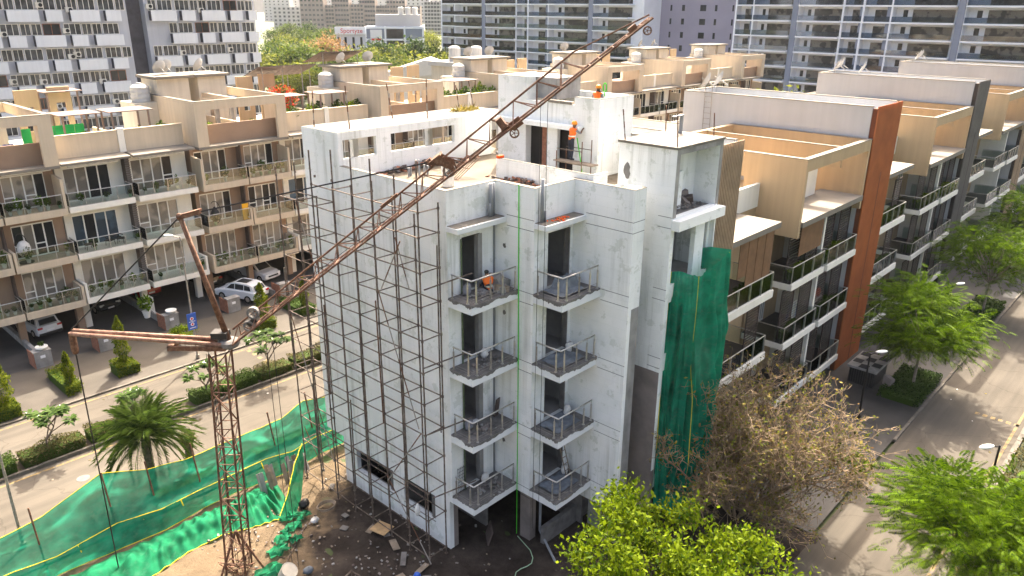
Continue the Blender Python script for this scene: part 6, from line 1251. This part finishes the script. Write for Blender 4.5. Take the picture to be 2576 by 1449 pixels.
# balcony clutter
def sack(x,y,z,s,m,label,cat='sack',flat=1):
    mb=MB().ball((0,0,.26*s*flat),.2*s,.16*s,.27*s*flat,9,7); mb.v=[(a+.18*max(0,c-.2)+random.uniform(-.05,.05)*s,b+random.uniform(-.05,.05)*s,max(0,c)+random.uniform(-.03,.03)*s) for a,b,c in mb.v]; mb.build('sack',MT[m],None,(x,y,z),smooth=True,label=label,cat=cat)
fn=['bottom','second','third','top']
for i,f in enumerate(FL):
    sack(1.75,-.5,f,.9,'cloth_white','white cement sack on the %s left balcony'%fn[i]) if i in(0,2) else sack(.75,-.5,f,1.0,'cloth_grey','grey debris sack by the door of the %s left balcony'%fn[i])
    sack(4.75,-2.75,f,.95,'cloth_white','white sack beside the wall of the %s right balcony'%fn[i])
    rubble('sand_heap','low heap of sand and rubble on the floor of the %s left balcony'%fn[i],(1.3,-1.0,f+.01),40,.9,.4,.14,('raw_plaster','grey_concrete','dark_concrete'),.14,10+i)
    t=thing('tarpaulin','dark grey tarpaulin sheet spread on the %s right balcony'%fn[i],'tarpaulin',(4.0,-3.1,f+.02)); mb=MB(); n=8
    hh=[[.04+.10*random.random()+(.35 if i==3 and a>3 and b>3 else 0) for b in range(n+1)] for a in range(n+1)]
    for a in range(n):
        for b in range(n): g=lambda p,q:(-.9+p*.2,-.55+q*.14,hh[p][q]); mb.quad(g(a,b),g(a+1,b),g(a+1,b+1),g(a,b+1))
    mb.build('sheet',MT['tarp_grey'],t,smooth=True)
rubble('timber_pile','broken boards and planks stacked on the top left balcony',(2.1,-.8,12.47),18,.5,.3,.5,('wood','grey_concrete','white_trim'),.55,20)
piece('leaning_board',None,2.3,2.6,-.62,-.57,6.2,7.1,MT['dark_fin'],rot=(.12,0,.2),label='brown board leaning on the second left balcony wall',cat='board')
t=thing('wooden_ladder','small wooden ladder leaning on the bottom right balcony wall','ladder',(4.6,-2.55,3.02))
for x in (0,.3): MB().tube((x,-.45,0),(x,.1,1.75),.025,5).build('rail',MT['wood'],t)
for k in range(5): z=.3+k*.3; MB().tube((0,-.45+.55*z/1.75,z),(.3,-.45+.55*z/1.75,z),.018,5).build('rung',MT['wood'],t)
t=thing('metal_grille','dark metal window grille leaning on the bottom left balcony','grille',(.28,-.32,3.02))
for k in range(6): MB().tube((.0+k*.09,0,0),(.0+k*.09,.06,1.3),.01,4).build('bar',MT['black_metal'],t)
for k in range(8): MB().tube((0,.04,.05+k*.17),(.45,.04,.05+k*.17),.01,4).build('cross_bar',MT['black_metal'],t)
# site material on the ground
t=thing('plank_stack','stack of grey planks and boards leaning by the net fence','planks',(-2.2,10.2,0)); r=random.Random(5)
for k in range(16): x=r.uniform(-1.5,1.3); MB().obox((x,r.uniform(-.25,.25),.55),(.11,0,0),(0,.28*r.uniform(.4,1),.55*r.uniform(.7,1.2)),(0,-.02,.012)).build('plank',MT['wood' if k%2 else 'grey_concrete'],t)
def ladder(loc,rot,L,w_,label,tilt=0):
    t=thing('ladder',label,'ladder',loc,rot)
    for s in (0,w_): MB().tube((s,0,.06),(s,L,.06),.03,5).build('rail',MT['scaf'],t)
    for k in range(int(L/.42)): MB().tube((0,.2+k*.42,.06),(w_,.2+k*.42,.06),.02,5).build('rung',MT['scaf'],t)
ladder((-6.6,4.6,.0),math.radians(-52),3.6,.5,'long metal ladder lying on the sand beside the crane')
t=thing('pipe_trestle','low pipe trestle standing on the dark ground before the scaffold','trestle',(-4.9,1.2,0))
for p,q in (((-.9,0,0),(-.9,0,.55)),((.5,.3,0),(.5,.3,.65)),((-.9,0,.55),(.5,.3,.65)),((-.9,0,.5),(-.5,-1.8,.02)),((.5,.3,.6),(1.1,-1.6,.02))): MB().tube(p,q,.035,6).build('pipe',MT['scaf'],t)
for i,(x,y,a) in enumerate(((-2.0,1.9,.3),(-2.4,.9,.2),(-2.9,-.3,.1),(-3.1,-.1,.35),(-2.3,-.9,.2),(-2.1,5.4,.4),(-2.0,3.6,.1),(-2.7,4.6,.5),(-1.2,7.9,.2),(-2.2,-.2,.05),(-1.7,2.9,.3))): piece('board',None,x,x+rp_.uniform(.3,.95),y,y+rp_.uniform(.18,.5),.05,.08,MT['dark_concrete' if i%3 else 'wood'],rot=(rp_.uniform(-.06,.06),rp_.uniform(-.06,.06),a*4),label='flat board on the dark ground, %s along the scaffold foot from the far end'%words[i],cat='board',group='boards along the scaffold foot')
piece('leaning_plywood',None,-1.9,-.9,2.9,3.7,.18,.22,MT['light_wood'],rot=(.15,.2,.4),label='tan plywood sheet lying under the scaffold',cat='board')
m=MB()
for k in range(4): m.path([(.42*math.cos(a)*(1+.06*k),.36*math.sin(a),.08+.04*k+.02*math.sin(3*a+k)) for a in np.arange(0,6.5,.4)],.02,5)
m.build('pipe_coil',MT['wood'],None,(-2.2,6.7,.02),label='coil of brown hose on the ground by the scaffold end',cat='hose')
m=MB().lathe([(.30,0),(.36,.55),(.38,.6),(.33,.58)],14); m.build('bucket_tub',MT['cream'],None,(-6.3,3.9,.02),label='round pale tub lying by the metal ladder',cat='tub').rotation_euler=(.5,.3,0)
for i,(x,y,s) in enumerate(((-3.8,7.3,.5),(-4.3,6.5,.45),(-5.0,6.1,.4),(-3.4,6.9,.35),(-5.6,5.5,.5),(-6.6,4.6,.6),(-7.0,3.9,.6),(-4.6,5.6,.3))):
    mb=MB(); n=5; g={}
    for a in range(n+1):
        for b in range(n+1): g[a,b]=(-s+2*s*a/n+random.uniform(-.1,.1),-s*.6+1.2*s*b/n+random.uniform(-.1,.1),.04+random.uniform(0,.25))
    for a in range(n):
        for b in range(n): mb.quad(g[a,b],g[a+1,b],g[a+1,b+1],g[a,b+1])
    mb.build('net_scrap',MT['net_sunlit'],None,(x,y,.02),smooth=True,label='crumpled scrap of green net on the sand, %s from the scaffold end'%words[[3,0,0,0,0,0,0,0][0]*0+sorted(range(8),key=lambda j:-(-3.8,-4.3,-5.0,-3.4,-5.6,-6.6,-7.0,-4.6)[j]).index(i)],cat='net scrap',group='net scraps on the sand')
sack(-3.2,6.2,0,1.0,'cloth_white','crumpled white plastic bag on the site ground','bag',.5); sack(-2.9,7.6,0,1.4,'black_metal','black plastic sack on the sand by the scaffold end','bag',.6); sack(-5.4,3.4,0,1.1,'tarp_grey','dark plastic sheet heap beside the tub','bag',.5)
sack(.9,-4.4,0,.8,'cloth_white','small white bag on the ground near the green hose','bag',.5)
piece('name_board',None,1.2,2.1,-.9,-.84,.05,.8,MT['dark_fin'],rot=(.3,0,.9),label='dark board with faint lettering standing under the building',cat='board')
for i,(x,y,l) in enumerate(((-6.0,30.4,'square concrete drain cover on the pavement left of the tall ashoka tree'),(-3.3,24.3,'round drain cover in the far lane near the palm'),(20.5,-14.2,'round drain cover in the right road'),(-9.5,18.2,'round drain cover in the near lane at the left'))):
    if i==0: piece('drain_cover',None,x-.5,x+.5,y-.4,y+.4,.06,.068,MT['kerb_stone'],label=l,cat='drain cover')
    else: MB().lathe([(.32,0),(.32,.012)],16).build('drain_cover',MT['dark_concrete'],None,(x,y,.0),label=l,cat='drain cover')
r9=random.Random(2)
for i in range(34):
    x,y=(r9.uniform(-14,10),r9.uniform(16.5,26.5)) if i<18 else (r9.uniform(14,40),r9.uniform(-16.3,-12.2)); o=piece('paper_scrap',None,x,x+r9.uniform(.05,.16),y,y+r9.uniform(.04,.1),.005,.02,MT[r9.choice(('wood','cloth_white','leaf_tan','leaf_dry'))],rot=(0,0,r9.uniform(0,3)),label='small pale scrap of litter on the %s road'%('left' if i<18 else 'right'),cat='scrap',group='litter on the %s road'%('left' if i<18 else 'right'))
haze()
